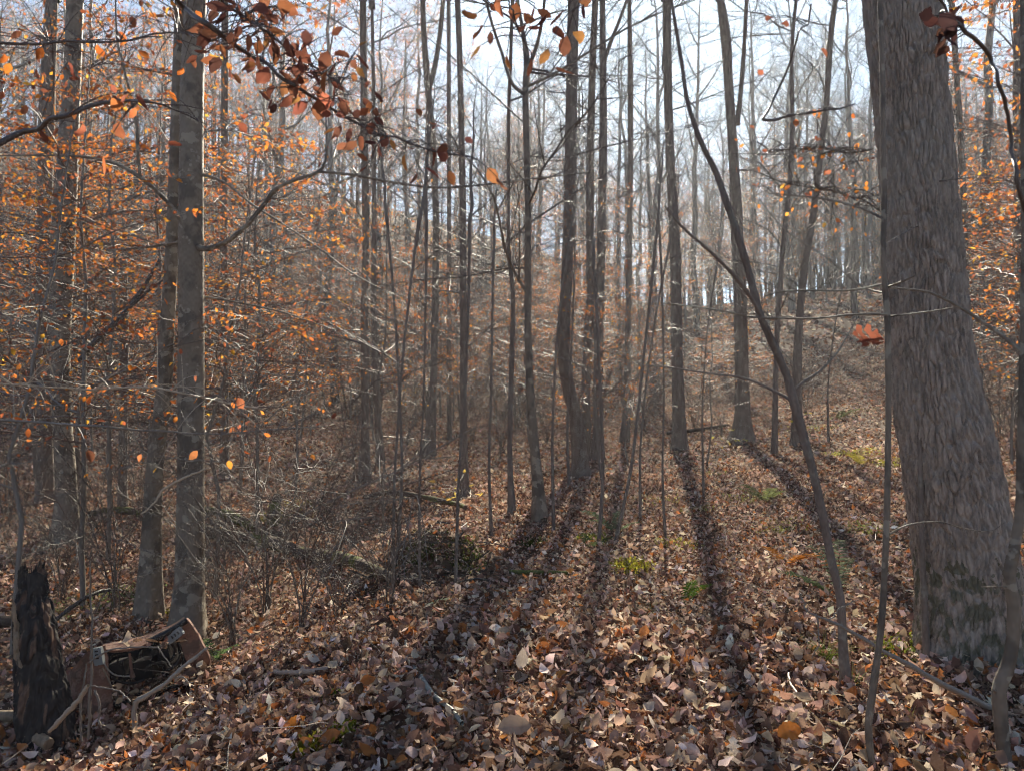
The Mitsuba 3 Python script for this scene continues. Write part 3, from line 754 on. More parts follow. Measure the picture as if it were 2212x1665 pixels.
# ------------------------------------------------------------------ young trees in the understory
def sapling_model(seed, height, leaf_frac, long=False, lo=0.035, hi=0.062, nb=26, pal=ORANGE, temps=HANG_LOW):
    r = np.random.default_rng(seed)
    st, tw, lv = Geo(), Geo(), Geo()
    k = 10
    s = np.linspace(0, 1, k)
    P = np.stack([np.cumsum(r.normal(0, 0.05, k)), np.cumsum(r.normal(0, 0.05, k)), s * height], 1)
    P[:, :2] -= P[0, :2]
    P = np.vstack([P[0] - [0, 0, 0.2], P])
    rad = np.concatenate([[1.0], (1 - s) ** 0.8]) * height * 0.0042 + 0.003
    st.add(*tubes(P[None], rad[None], 6), TWIG_GREY)
    az = r.uniform(0, 6.28)
    for i in range(nb):
        t = 0.33 + 0.65 * (i + r.random()) / nb
        az += 2.4 + r.normal(0, 0.5)
        q, _ = along(P[None], [t])
        up = r.uniform(-0.08, 0.42)
        d = np.array([math.cos(az) * math.cos(up), math.sin(az) * math.cos(up), math.sin(up)])
        size = height * r.uniform(0.22, 0.42) * (1.1 - 0.7 * t)
        lib = SPRAY_LONG if long else SPRAY
        add_spray(tw, lib[r.integers(len(lib))], q[0, 0], d, size, TWIG_GREY if r.random() < 0.6 else TWIG_RED, r.normal(0, 0.25), lv, (leaf_frac * r.uniform(0.2, 1.7), temps, lo, hi, pal), r)
    return st, tw, lv


MODELS = []
for i, (hh, lf, lng) in enumerate(((4.4, 0.30, False), (5.8, 0.24, False), (3.6, 0.38, False), (5.2, 0.06, True), (6.5, 0.14, True), (4.2, 0.04, True))):
    st, tw, lv = sapling_model(500 + i, hh, lf, lng)
    d = {"type": "shapegroup", "stem": st.ply(M["twig"]), "twigs": tw.ply(M["twig"])}
    if lv.n:
        d["leaves"] = lv.ply(M["leaf"])
    scene[f"sapling_group_{i}"] = d
    MODELS.append(f"sapling_group_{i}")


def put_model(key, group, pos, spin, size):
    scene[key] = {"type": "instance", "shapegroup": {"type": "ref", "id": group},
                  "to_world": T().translate([float(pos[0]), float(pos[1]), float(pos[2])]).rotate([0, 0, 1], math.degrees(spin)).scale(float(size))}


def understory():
    r = np.random.default_rng(77)
    done = []
    spots = 0
    while spots < 140:
        y = math.sqrt(r.uniform(5.6 ** 2, 27 ** 2))
        u = r.uniform(-150, 2360)
        x = (u - CU) / FOC * y
        if any((x - a) ** 2 + (y - b) ** 2 < 0.8 for a, b in done):
            continue
        if u < 1000 and (y < 8.8 or r.random() < (0.9 if u > 450 else 0.35) and y < 16):
            continue
        if 1620 < u < 2080 and y < 27 and r.random() < 0.9:
            continue
        if 1000 < u < 1950 and r.random() < (0.97 if y < 9.5 else 0.85 if y < 18 else 0.4):
            continue
        if u > 1650 and y < 15 and r.random() < 0.6:
            continue
        leafy = r.random() < (0.72 if u < 1000 else 0.6 if u < 1950 else 0.85)
        m = r.integers(0, 3) if leafy else r.integers(3, 6)
        if leafy:
            key = thing("beech_sapling", "young beech keeping orange leaves on level sprays, one of many in the understory", "sapling", "leafy young beeches in the understory")
        else:
            key = thing("bare_sapling", "bare thin sapling with long level twigs, one of many in the understory", "sapling", "bare saplings in the understory")
        put_model(key, MODELS[m], (x, y, float(ground_h(x, y))), r.uniform(0, 6.28), r.uniform(0.75, 1.25) * (0.75 if 1000 < u < 1950 and y < 20 else 1.0))
        done.append((x, y))
        spots += 1


understory()

# ------------------------------------------------------------------ the far wood
def far_models():
    out = []
    for i in range(6):
        leaf = (0.35, HANG_LOW, 0.07, 0.12, ORANGE) if i in (1, 4) else None
        g, lv = crown(600 + i, 9.5, 9, 4, BARE_LOW, 0.10, 3.4, 5, (1.1, 2.0), leaf)
        r = np.random.default_rng(700 + i)
        low = 6.0 if i % 2 else 4.0
        k = 7
        P = np.stack([np.cumsum(r.normal(0, 0.10, k)), np.cumsum(r.normal(0, 0.10, k)), np.linspace(-low, 0, k)], 1)
        P[:, :2] -= P[-1, :2]
        P[0, 2] -= 0.6
        g.add(*tubes(P[None], np.linspace(0.15, 0.10, k)[None], 7), TWIG_DARK if i % 2 else (0.12, 0.10, 0.085))
        V = np.vstack(g.V) + [0, 0, low]
        d = {"type": "shapegroup", "tree": mikit.ply((V, np.vstack(g.F)), M["twig"], smooth=True, color=np.vstack(g.C))}
        if lv.n:
            d["leaves"] = mikit.ply((np.vstack(lv.V) + [0, 0, low], np.vstack(lv.F)), M["leaf"], smooth=True, color=np.vstack(lv.C))
        scene[f"far_group_{i}"] = d
        out.append(f"far_group_{i}")
    return out


FAR = far_models()


def far_wood():
    r = np.random.default_rng(88)
    n = 0
    while n < 440:
        y = math.sqrt(r.uniform(21 ** 2, 92 ** 2))
        a = r.uniform(-0.95, 0.95)
        x = a * y
        gap = -0.12 < a < 0.45
        if abs(x) > 110 or (gap and y < 36) or (gap and y < 58 and r.random() < 0.6):
            continue
        n += 1
        put_model(f"far_wood__{n:03d}", FAR[(0, 2, 3, 5)[r.integers(0, 4)] if gap and y < 60 else r.integers(0, 6)], (x, y, float(ground_h(x, y))), r.uniform(0, 6.28), r.uniform(0.7, 1.2) * (1.25 if gap and y < 62 else 1.0))
    while n < 540:
        y = math.sqrt(r.uniform(58 ** 2, 95 ** 2))
        x = r.uniform(-0.02, 0.62) * y
        n += 1
        put_model(f"far_wood__{n:03d}", FAR[r.integers(0, 6)], (x, y, float(ground_h(x, y))), r.uniform(0, 6.28), r.uniform(0.75, 1.25))
    while n < 625:
        x, y = r.uniform(-85, 85), r.uniform(-32, 60)
        if math.hypot(x, y) < 6 or (y > 0 and abs(x) < 0.95 * y + 6):
            continue
        if y > 12 and r.random() < 0.5:
            continue
        n += 1
        put_model(f"far_wood__{n:03d}", FAR[r.integers(0, 6)], (x, y, float(ground_h(x, y))), r.uniform(0, 6.28), r.uniform(0.8, 1.25))
    labels["far_wood"] = {"label": "mass of bare grey trees covering the slopes far behind", "category": "wood", "kind": "stuff"}
    n = 0
    while n < 330:
        y = math.sqrt(r.uniform(22 ** 2, 70 ** 2))
        x = r.uniform(-0.85, 0.85) * y
        if 0.36 < x / y < 0.62 and y < 36 and r.random() < 0.7:
            continue
        n += 1
        put_model(f"far_undergrowth__{n:03d}", MODELS[r.choice([0, 1, 3, 2, 4, 4, 5])], (x, y, float(ground_h(x, y))), r.uniform(0, 6.28), r.uniform(0.9, 1.6))
    while n < 395:
        y = math.sqrt(r.uniform(40 ** 2, 85 ** 2))
        x = r.uniform(0.0, 0.6) * y
        n += 1
        put_model(f"far_undergrowth__{n:03d}", MODELS[r.choice([0, 1, 2, 4])], (x, y, float(ground_h(x, y))), r.uniform(0, 6.28), r.uniform(1.2, 1.9))
    while n < 435:
        x, y = r.uniform(-25, 25), r.uniform(-28, -2)
        if math.hypot(x, y) < 5:
            continue
        n += 1
        put_model(f"far_undergrowth__{n:03d}", MODELS[r.integers(0, 6)], (x, y, float(ground_h(x, y))), r.uniform(0, 6.28), r.uniform(0.9, 1.4))
    labels["far_undergrowth"] = {"label": "mass of orange-leaved young beeches and brush below the far trees", "category": "undergrowth", "kind": "stuff"}


far_wood()

# ------------------------------------------------------------------ young trees of the left foreground, thin poles, brush
def near_left():
    r = np.random.default_rng(91)
    for i in range(3):
        st, tw, lv = sapling_model(800 + i, (3.4, 4.4, 5.2)[i], 0.30, False, 0.032, 0.06, 22, ORANGE, HANG_MID)
        scene[f"beech_group_{i}"] = {"type": "shapegroup", "stem": st.ply(M["twig"]), "twigs": tw.ply(M["twig"]), "leaves": lv.ply(M["leaf"])}
    for i, (u, y, k, z) in enumerate(((40, 5.4, 1, 1.0), (190, 6.4, 2, 1.0), (240, 7.6, 2, 1.1), (470, 6.6, 1, 1.0), (560, 8.2, 2, 1.0), (350, 8.4, 2, 1.1), (640, 10.6, 1, 1.0),
                                      (130, 9.2, 2, 1.2), (520, 10.4, 2, 1.1), (2330, 8.0, 2, 1.1), (2200, 9.5, 2, 1.2), (2290, 6.4, 1, 1.1))):
        x = (u - CU) / FOC * y
        key = thing("leafy_beech", "young beech with bright orange leaves close on either side of the clearing", "sapling", "bright orange young beeches")
        put_model(key, f"beech_group_{k}", (x, y, float(ground_h(x, y))), r.uniform(0, 6.28), z)


near_left()

POLES = [(1062, 1172, 1061, 833, 6), (1293, 1184, 1296, 833, 7), (1383, 1134, 1392, 870, 5), (1438, 1178, 1434, 860, 5), (1196, 1150, 1200, 780, 6), (858, 1205, 862, 833, 6.5), (907, 1275, 915, 860, 5),
         (984, 1272, 1006, 833, 6), (849, 1312, 862, 880, 6), (1328, 1178, 1384, 833, 7), (1229, 1060, 1232, 800, 6), (1520, 1080, 1524, 760, 4), (1790, 960, 1796, 760, 4)]
for (u0, v0, u1, v1, w) in POLES:
    um = (u0 + u1) / 2 + (8 if w > 6 else -5)
    tree("pole_sapling", "thin straight bare sapling rising from the sunlit litter in the middle of the wood", [(u0, v0, w + 2), (um, (v0 + v1) / 2, w), (u1, v1, w - 1)], "bark", cat="sapling", group="thin bare poles in the litter",
         low=2, top=2.7, sides=6, step=0.15, flare=0.1, crown_size=0.12, low_from=0.35, spray_size=(0.4, 0.9))


def shrub_model(seed, stems=9, height=1.8):
    r = np.random.default_rng(seed)
    g = Geo()
    for i in range(stems):
        az, ln = r.uniform(0, 6.28), height * r.uniform(0.6, 1.2)
        s = np.linspace(0, 1, 9)
        out = r.uniform(0.15, 0.75)
        d = np.array([math.cos(az), math.sin(az), 0])
        P = (s ** 1.6 * ln * out)[:, None] * d + (ln * (s - 0.30 * s ** 2.2 * out * 1.6))[:, None] * np.array([0, 0, 1.0]) + np.cumsum(r.normal(0, 0.018, (9, 3)), 0)
        P[0, 2] -= 0.1
        col = TWIG_RED if r.random() < 0.4 else TWIG_GREY if r.random() < 0.3 else TWIG_DARK
        g.add(*tubes(P[None], (0.0042 * (1 - s) ** 0.8 + 0.0011)[None], 4), col)
        for j in range(7):
            q, dq = along(P[None], [r.uniform(0.15, 0.98)])
            dd = unit(dq[0, 0] + r.normal(0, 0.8, 3))
            lib = SPRAY_LONG
            add_spray(g, lib[r.integers(len(lib))], q[0, 0], dd, r.uniform(0.3, 0.75) * ln * 0.6, col, r.uniform(0, 6.28))
    return g


for i in range(4):
    scene[f"shrub_group_{i}"] = {"type": "shapegroup", "stems": shrub_model(900 + i).ply(M["twig"])}


def brush():
    r = np.random.default_rng(93)
    spots = [(505, 1400), (580, 1330), (650, 1370), (730, 1345), (840, 1320), (250, 1330), (130, 1300), (40, 1280), (300, 1130), (20, 1120), (470, 1290)]
    for (u, v) in spots:
        key = thing("shrub", "leafless tangled shrub of thin arching stems in the thicket by the two beeches", "shrub", "bare shrubs of the thicket")
        put_model(key, f"shrub_group_{r.integers(0, 4)}", ground_at(u, v), r.uniform(0, 6.28), r.uniform(0.7, 1.15))
    for (u, v) in [(1180, 960), (1120, 930), (1390, 930), (1500, 935), (1020, 960), (880, 960), (1560, 940), (1740, 900), (1080, 1000), (760, 1010), (2160, 950), (2190, 1000)]:
        key = thing("far_shrub", "low grey bush of bare twigs at the foot of the far slope", "shrub", "grey bushes at the foot of the slope")
        put_model(key, f"shrub_group_{r.integers(0, 4)}", ground_at(u, v), r.uniform(0, 6.28), r.uniform(0.9, 1.4))


brush()

# ------------------------------------------------------------------ hanging leafy branches
def leafy_branch(name, label, pts, y, leaves, spread, size, pal, seed, color=TWIG_DARK, temps=HANG_HI, spots=None, cat="branch", start=0.05, dy=0.12):
    """A branch through pts (u, v, width) about y metres ahead, each leaf a part on a thin twig of its own."""
    r = np.random.default_rng(seed)
    key = thing(name, label, cat)
    Q = np.array([at(u, v, y + dy * math.sin(2.1 * i)) for i, (u, v, w) in enumerate(pts)])
    R = np.array([w / 2 * y / FOC for _, _, w in pts])
    g = Geo()
    q = path(np.column_stack([Q, R]), 40)
    q[:, :3] += np.cumsum(r.normal(0, 0.0015, (40, 3)), 0)
    g.add(*tubes(q[None, :, :3], q[None, :, 3], 7), color)
    tw = Geo()
    n = leaves if spots is None else len(spots)
    for i in range(n):
        if spots is None:
            b = q[int(np.clip(r.uniform(start, 1.0) * 39, 0, 39)), :3]
            e = b + r.normal(0, 1, 3) * np.array(spread) * y / FOC
        else:
            e = at(spots[i][0], spots[i][1], y + r.normal(0, 0.08))
            b = q[np.argmin(((q[:, :3] - e) ** 2).sum(1)), :3]
        s = np.linspace(0, 1, 5)
        m = b + s[:, None] * (e - b) + (np.sin(s * np.pi) * np.linalg.norm(e - b) * 0.12)[:, None] * np.array([0, 0, 1.0])
        tw.add(*tubes(m[None], ((0.0024 - 0.0011 * s) * max(1.0, y / 3))[None], 4), color)
        d = unit(0.6 * unit(e - b) + np.array([0, 0, -0.75]) + 0.6 * r.normal(size=3))
        z = unit(r.normal(size=3) + np.array([0, -0.8, 0.5]))
        lg = Geo()
        put_leaves(lg, r, temps, e[None], rots(d[None], z[None]), np.array([r.uniform(*size)]), palette(r, 1, *pal), 0.06)
        part(key, "leaf", lg.ply(M["leaf"]))
    part(key, "stem", g.ply(M["twig"]))
    part(key, "twigs", tw.ply(M["twig"]), kind="stuff")
    return key


DARKRED = ([(0.22, 0.085, 0.052), (0.17, 0.066, 0.045), (0.30, 0.12, 0.055), (0.13, 0.055, 0.042), (0.44, 0.20, 0.07)], [4, 3, 2, 2, 0.9])
leafy_branch("hanging_branch", "dark branch with many big drooping russet leaves slanting down from the top edge",
             [(366, -20, 13), (400, 18, 12), (450, 55, 12), (510, 100, 10), (560, 130, 9), (620, 172, 8), (690, 215, 7), (760, 258, 6), (840, 290, 5), (900, 310, 4.5), (960, 325, 4), (1010, 332, 3)], 2.7, 70, (58, 40, 34), (0.04, 0.078), DARKRED, 41, start=0.2)
leafy_branch("hanging_branch", "bunched russet leaves on the thin twigs above the long slanting branch", [(440, -30, 7), (500, 20, 6), (560, 60, 5), (620, 110, 4), (680, 150, 3.5), (740, 190, 2.5)], 2.6, 110, (46, 26, 44), (0.042, 0.085), DARKRED, 42, start=0.0)
leafy_branch("hanging_branch", "dangling twig with large curled leaves at the top middle before the forked grey trunk", [(1100, -60, 5), (1095, -20, 4), (1105, 30, 3.5), (1120, 80, 3), (1150, 125, 2)], 2.3, 0, None, (0.042, 0.075), DARKRED, 43,
             spots=[(1030, 30), (1045, 55), (1060, 68), (1040, 98), (1078, 10), (1100, 25), (1115, 5), (1130, 30), (1158, 55), (1155, 8), (1148, 125), (1140, 60), (1095, 120), (1122, 72), (1160, 20), (1075, -10)])
leafy_branch("hanging_branch", "few large leaves hanging on a thin twig across the top of the bulging trunk", [(1300, -40, 4), (1262, -10, 3.5), (1248, 20, 3), (1235, 60, 2.5), (1200, 140, 1.5)], 2.2, 0, None, (0.05, 0.08), DARKRED, 44,
             spots=[(1222, 18), (1250, 5), (1262, 12), (1247, 68), (1226, 78), (1215, 85), (1195, 148), (1185, 105)])
leafy_branch("hanging_branch", "dark bare branch arching across the upper corner over the grey trunks, with a few leaves", [(-30, 325, 15), (60, 282, 12), (130, 252, 10), (200, 226, 8), (260, 214, 7), (312, 212, 5.5), (365, 226, 4), (445, 262, 2.5)], 2.9, 16, (60, 45, 60), (0.05, 0.09), RUSSET, 45)
leafy_branch("hanging_branch", "orange and red leaf spray in the upper corner before the dark rough trunk", [(-40, 90, 7), (60, 95, 6), (160, 90, 5), (260, 88, 4.5), (340, 70, 4), (420, 78, 3)], 3.6, 60, (90, 60, 60), (0.035, 0.07), ORANGE, 46, start=0.0)
leafy_branch("hanging_branch", "thin twig with orange and brown leaves hanging across the mid height of the two beeches", [(560, 880, 5), (480, 868, 4.5), (400, 850, 4), (300, 838, 4), (180, 842, 4), (60, 835, 4), (-30, 830, 3)], 4.0, 60, (70, 45, 60), (0.028, 0.055), ORANGE, 47, TWIG_PALE, start=0.0)
leafy_branch("hanging_branch", "long level pale twig crossing low before the two beeches with few leaves", [(-30, 905, 7), (90, 912, 6), (200, 922, 5), (330, 933, 4), (460, 941, 3), (600, 932, 2.4), (700, 925, 1.6)], 3.7, 10, (60, 30, 60), (0.04, 0.07), RUSSET, 48, TWIG_GREY)
leafy_branch("hanging_branch", "dark crooked branch with a bunch of dead leaves beside the top of the massive trunk", [(2020, -20, 5), (2050, 30, 6), (2080, 65, 9), (2120, 100, 9), (2145, 140, 9), (2160, 175, 8), (2180, 240, 8), (2195, 325, 8), (2206, 390, 9), (2222, 470, 9)], 1.7, 0, None,
             (0.035, 0.065), ([(0.075, 0.04, 0.034), (0.11, 0.05, 0.038)], [3, 1]), 49, spots=[(2015, 35), (2030, 30), (2045, 38), (2058, 36), (2020, 52), (2034, 58), (2050, 55), (2064, 58), (2028, 72), (2044, 74), (2056, 78), (2040, 90), (2050, 100), (2066, 70), (2010, 60), (2038, 45)], dy=0.04)
leafy_branch("hanging_branch", "thin spray of orange leaves reaching out left before the sky from beside the massive trunk", [(1886, 322, 4), (1830, 330, 3.5), (1770, 318, 3), (1700, 322, 2.5), (1640, 335, 1.5)], 6.0, 55, (60, 60, 34), (0.035, 0.065), ORANGE, 51, start=0.0)
leafy_branch("hanging_branch", "lower thin spray of orange leaves left of the massive trunk by the upright sapling", [(1912, 462, 4), (1850, 430, 3.5), (1780, 412, 3), (1700, 400, 2.5), (1640, 380, 1.5)], 6.2, 60, (60, 60, 36), (0.035, 0.065), ORANGE, 52, start=0.0)
leafy_branch("broken_branch", "dark hooked branch hanging bent before the sky beside the massive trunk", [(1752, 10, 3.2), (1748, 45, 3.9), (1725, 75, 3.9), (1710, 125, 4.5), (1682, 195, 5.2), (1648, 256, 5.9), (1668, 258, 6.5), (1720, 246, 5.9), (1790, 236, 4.5), (1846, 223, 2.6)], 4.6, 5, (60, 40, 26.0), (0.05, 0.09), RUSSET, 50)


def oak_leaf():
    r = np.random.default_rng(5)
    key = thing("oak_leaf", "red-brown lobed oak leaf caught against the slim upright sapling", "leaf")
    tips = [(0.20, 0.16, 0.12), (0.36, 0.30, 0.22), (0.56, 0.36, 0.30), (0.74, 0.24, 0.26)]
    V, F = [[0, 0, 0], [0.14, 0.012, 0], [0.14, -0.012, 0]], [[0, 2, 1]]
    for sg in (-1, 1):
        for i, (t_, w_, f_) in enumerate(tips):
            o = len(V)
            V += [[t_ - 0.11, 0, 0], [t_ + 0.08, 0, 0], [t_ - 0.03 + f_ * 0.25, sg * w_ * 0.55, 0.02], [t_ + 0.08 + f_ * 0.25, sg * w_ * 0.5, 0.02], [t_ + f_ * 0.75, sg * w_, 0.07], [t_ - 0.02 + f_ * 0.3, sg * w_ * 0.86, 0.05], [t_ + 0.16 + f_ * 0.35, sg * w_ * 0.72, 0.05]]
            F += [[o, o + 1, o + 3], [o, o + 3, o + 2], [o + 2, o + 3, o + 4], [o + 2, o + 4, o + 5], [o + 3, o + 6, o + 4]]
    o = len(V)
    V += [[0.72, 0.05, 0], [0.72, -0.05, 0], [1, 0, 0.03], [0.10, 0.02, 0], [0.10, -0.02, 0]]
    F += [[o, o + 2, o + 1], [o + 3, o, o + 1], [o + 3, o + 1, o + 4]]
    V = np.array(V) * [1, 1.25, 1.6]
    V[:, 2] += 0.9 * V[:, 1] ** 2 - 0.35 * V[:, 0] ** 2 + 0.05 * np.sin(9 * V[:, 0] + 5 * V[:, 1])
    lv = (V, np.array(F))
    g = Geo()
    put_leaves(g, r, [lv], at(1908, 732, 3.0)[None], rots(np.array([[-0.8, -0.5, 0.05]]), np.array([[0.25, -0.75, 0.75]])), np.array([0.15]), np.array([[0.20, 0.065, 0.04]]), 0.08)
    scene[key] = g.ply(M["leaf"])


oak_leaf()

# ------------------------------------------------------------------ stump, wreck
def jag(V, sides, n, amount, seed):
    """Breaks the top of a trunk mesh into splinters."""
    r = np.random.default_rng(seed)
    a = np.interp(np.arange(sides), np.linspace(0, sides, 15), np.append(r.uniform(-1, 0.5, 14), 0))
    a = a + r.normal(0, 0.18, sides)
    for k, f in ((1, 1.0), (2, 0.7), (3, 0.4), (4, 0.2)):
        o = (n - k) * sides
        V[o:o + sides, 2] += a * amount * f
    V[-1, 2] -= amount * 1.2
    return V


def stump():
    key = thing("charred_stump", "tall charred black stump with a jagged broken top and a pale split side", "stump")
    b = ground_at(104, 1618)
    y = b[1]
    pts = [(108, 1650, 92), (103, 1612, 96), (94, 1540, 100), (84, 1450, 92), (76, 1350, 84), (72, 1290, 66), (68, 1228, 52)]
    P = np.array([at(u, v, y + 0.03 * i) for i, (u, v, w) in enumerate(pts)])
    R = np.array([w / 2 * y / FOC for _, _, w in pts])
    V, F = trunk(P, R, 130, 0.010, 0.09, 0.12, 3, 5, 0.018)
    n = (len(V) - 2) // 130
    part(key, "wood", mikit.ply((jag(V, 130, n, 0.08, 4), F), M["charred"], smooth=50))
    pts = [(70, 1630, 30), (58, 1560, 30), (50, 1460, 27), (40, 1390, 20), (32, 1330, 11), (27, 1284, 4)]
    P = np.array([at(u, v, y + 0.02) for u, v, w in pts])
    R = np.array([w / 2 * y / FOC for _, _, w in pts])
    V, F = trunk(P, R, 50, 0.010, 0.25, 0.0, 8, 4, 0.012)
    part(key, "split_side", mikit.ply((V, F), M["deadwood"], smooth=50), "pale bare wood split from the side of the stump")


stump()


def sheet(A, B, thick, n=14, m=10, dent=0.012, seed=0, out=(0, -1.0, 0)):
    """A dented metal sheet between the edge curves A and B (lists of points), of real thickness."""
    A, B = path(A, n), path(B, n)
    t = np.linspace(0, 1, m)[:, None, None]
    G = A[None] * (1 - t) + B[None] * t
    o = unit(np.asarray(out, float))
    G = G + (meshkit.fbm(G * 6 + seed, 3, seed) - 0.5)[..., None] * 2 * dent * o
    back = G - o * thick
    V = np.vstack([G.reshape(-1, 3), back.reshape(-1, 3)])
    i, j = np.meshgrid(np.arange(m - 1), np.arange(n - 1), indexing="ij")
    q = np.stack([i * n + j, i * n + j + 1, (i + 1) * n + j + 1, (i + 1) * n + j], -1).reshape(-1, 4)
    N = m * n
    rim = [k for k in range(n)] + [k * n + n - 1 for k in range(1, m)] + [(m - 1) * n + k for k in range(n - 2, -1, -1)] + [k * n for k in range(m - 2, 0, -1)]
    rim = np.array(rim)
    nx = np.roll(rim, -1)
    Q = np.vstack([q, q[:, ::-1] + N, np.stack([rim, rim + N, nx + N, nx], -1)])
    return V, np.vstack([Q[:, [0, 1, 2]], Q[:, [0, 2, 3]]])


def boxy(c, ax, ay, az, sx, sy, sz, round_=0.15):
    """A chamfered block centred at c."""
    pts = []
    for x in (-1, 1):
        for yy in (-1, 1):
            for z in (-1, 1):
                for k in range(3):
                    v = np.array([x, yy, z], float)
                    v[k] *= 1 - round_
                    pts.append(v)
    import trimesh
    h = trimesh.convex.convex_hull(np.array(pts) * [sx / 2, sy / 2, sz / 2])
    return np.array(h.vertices) @ np.stack([ax, ay, az]) + c, np.array(h.faces)


WRECK_LEAVES = []


def wreck():
    key = thing("rusty_wreck", "rusty brown hulk with an open dark bay lying beside the charred stump", "wreck")
    yl = ground_at(225, 1545)[1]
    k = yl / FOC
    WRECK_LEAVES.append((245, 420, 1490, 1512, yl - 0.02, yl + 0.15, 45, 0.0))
    WRECK_LEAVES.append((235, 380, 1388, 1394, yl + 0.02, yl + 0.05, 10, 0.012))
    WRECK_LEAVES.append((190, 300, 1548, 1575, yl - 0.35, yl - 0.05, 25, 0.0))
    WRECK_LEAVES.append((380, 460, 1440, 1470, yl + 0.05, yl + 0.3, 40, 0.0))

    def p(u, v, d=0.0):
        return at(u, v, yl + (u - 225) / 200 * 0.30 + d)

    rust = lambda V_F, label=None, name="panel": part(key, name, mikit.ply(V_F, M["rust"], smooth=35), label)  # noqa: E731
    rust(sheet([p(226, 1393), p(198, 1402, 0.01), p(165, 1432, 0.05), p(143, 1458, 0.14), p(126, 1476, 0.30)], [p(246, 1545), p(206, 1580, -0.04), p(166, 1580, -0.02), p(142, 1560, 0.08), p(126, 1545, 0.25)], 0.014, 28, 22, 0.035, 2), "rust-brown rounded side panel", "side_panel")
    rust(sheet([p(222, 1397), p(290, 1399), p(330, 1384), p(372, 1363), p(403, 1344)], [p(222, 1390, 0.25), p(290, 1377, 0.3), p(352, 1356, 0.32), p(382, 1341, 0.32), p(397, 1331, 0.3)], 0.02, 30, 12, 0.03, 5, (0, -0.5, 0.85)), None, "top_panel")
    rust(sheet([p(403, 1335, -0.01), p(436, 1386, 0.0), p(453, 1424, 0.02), p(450, 1450, 0.04)], [p(385, 1378, 0.0), p(398, 1412, 0.01), p(416, 1450, 0.02), p(432, 1470, 0.04)], 0.03, 24, 14, 0.025, 7, (0.1, -1, 0.1)), "rust-brown sloping panel at the upper end", "end_panel")
    soot = lambda V_F, name: part(key, name, mikit.ply(V_F, M["soot"], smooth=35))  # noqa: E731
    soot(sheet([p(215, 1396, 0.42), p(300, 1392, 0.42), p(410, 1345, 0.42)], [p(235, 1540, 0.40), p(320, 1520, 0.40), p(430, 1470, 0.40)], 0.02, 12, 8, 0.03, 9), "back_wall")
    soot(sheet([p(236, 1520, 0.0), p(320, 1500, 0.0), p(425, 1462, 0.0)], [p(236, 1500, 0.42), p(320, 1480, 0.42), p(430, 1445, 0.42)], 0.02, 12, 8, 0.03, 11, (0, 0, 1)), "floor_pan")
    bar = path([p(318, 1386, -0.03), p(352, 1370, -0.04), p(380, 1354, -0.04), p(402, 1339, -0.03)], 12)
    soot(tubes(bar[None], np.full((1, 12), 7 * k), 8), "bumper_bar")
    hoses = [([(300, 1420), (318, 1392), (350, 1372), (380, 1376), (392, 1402), (384, 1430), (362, 1446)], 4.5, 0.12), ([(330, 1400), (352, 1384), (372, 1390), (378, 1410), (366, 1428)], 3.5, 0.2),
             ([(236, 1424), (246, 1414), (256, 1418), (254, 1428), (262, 1436)], 2.2, 0.05), ([(310, 1452), (330, 1432), (352, 1430), (360, 1444)], 3.5, 0.1), ([(240, 1462), (262, 1472), (290, 1474), (312, 1466)], 3, 0.08)]
    for q, w, d in hoses:
        c = path([p(u, v, d) for u, v in q], 24)
        soot(tubes(c[None], np.full((1, 24), w * k), 7), "hose")
    for (u, v, w, h, d) in ((262, 1440, 34, 30, 0.22), (318, 1440, 44, 40, 0.25), (356, 1412, 40, 44, 0.28)):
        a = np.array([1.0, 0.1, 0.2])
        soot(boxy(p(u, v, d), unit(a), np.array([0, 1.0, 0]), np.array([-0.2, 0, 1.0]), w * k, 0.12, h * k, 0.3), "engine_block")
    rod = path([p(280, 1410, 0.03), p(282, 1430, 0.02), p(284, 1447, 0.02), p(287, 1462, 0.02)], 8)
    rust(tubes(rod[None], np.array([[2.6, 2.6, 2.6, 3.2, 3.2, 3.2, 5.5, 5.5]]) * k, 8), "upright rusty rod in the open bay", "rod")

    def pale(V_F, col, name, label=None):
        part(key, name, mikit.ply(V_F, M["metal"], smooth=False, color=np.broadcast_to(np.array(col, float), (len(V_F[0]), 3))), label)

    cab = path([p(223, 1424, -0.02), p(230, 1441, -0.01), p(242, 1453, 0.0), p(258, 1459, 0.01), p(281, 1459, 0.02)], 24)
    pale(tubes(cab[None], np.full((1, 24), 1.6 * k), 6), (0.22, 0.21, 0.19), "cable", "pale thin cable looping to the rod")
    strap = path([p(221, 1442, -0.03), p(232, 1462, -0.03), p(244, 1490, -0.02)], 10)
    pale(tubes(strap[None], np.full((1, 10), 1.7 * k), 5), (0.20, 0.16, 0.11), "strap")
    for (u, v, ang, w, h) in ((213, 1416, math.radians(-10), 19, 36), (377, 1372, math.radians(52), 19, 40)):
        ax = np.array([math.cos(ang), 0, math.sin(ang) * -1.0])
        az = np.array([math.sin(ang), 0, math.cos(ang)])
        c = p(u, v, -0.05)
        body = boxy(c, ax, np.array([0, 1.0, 0]), az, w * k, 0.03, h * k, 0.42)
        pale(body, (0.15, 0.165, 0.165), "lamp_bracket", "pale grey cast bracket with three dark slots")
        br = list(k_ for k_ in scene if k_.startswith(key + "__lamp_bracket") and k_.count("__") == 1)[-1]
        for i in (-1, 0, 1):
            s = boxy(c + az * (0.20 * h * k * i + 0.12 * h * k) + np.array([0, -0.0155, 0]), ax, np.array([0, 1.0, 0]), az, w * k * 0.34, 0.006, h * k * 0.075, 0.2)
            part(br, "slot", mikit.ply(s, M["soot"]))


wreck()

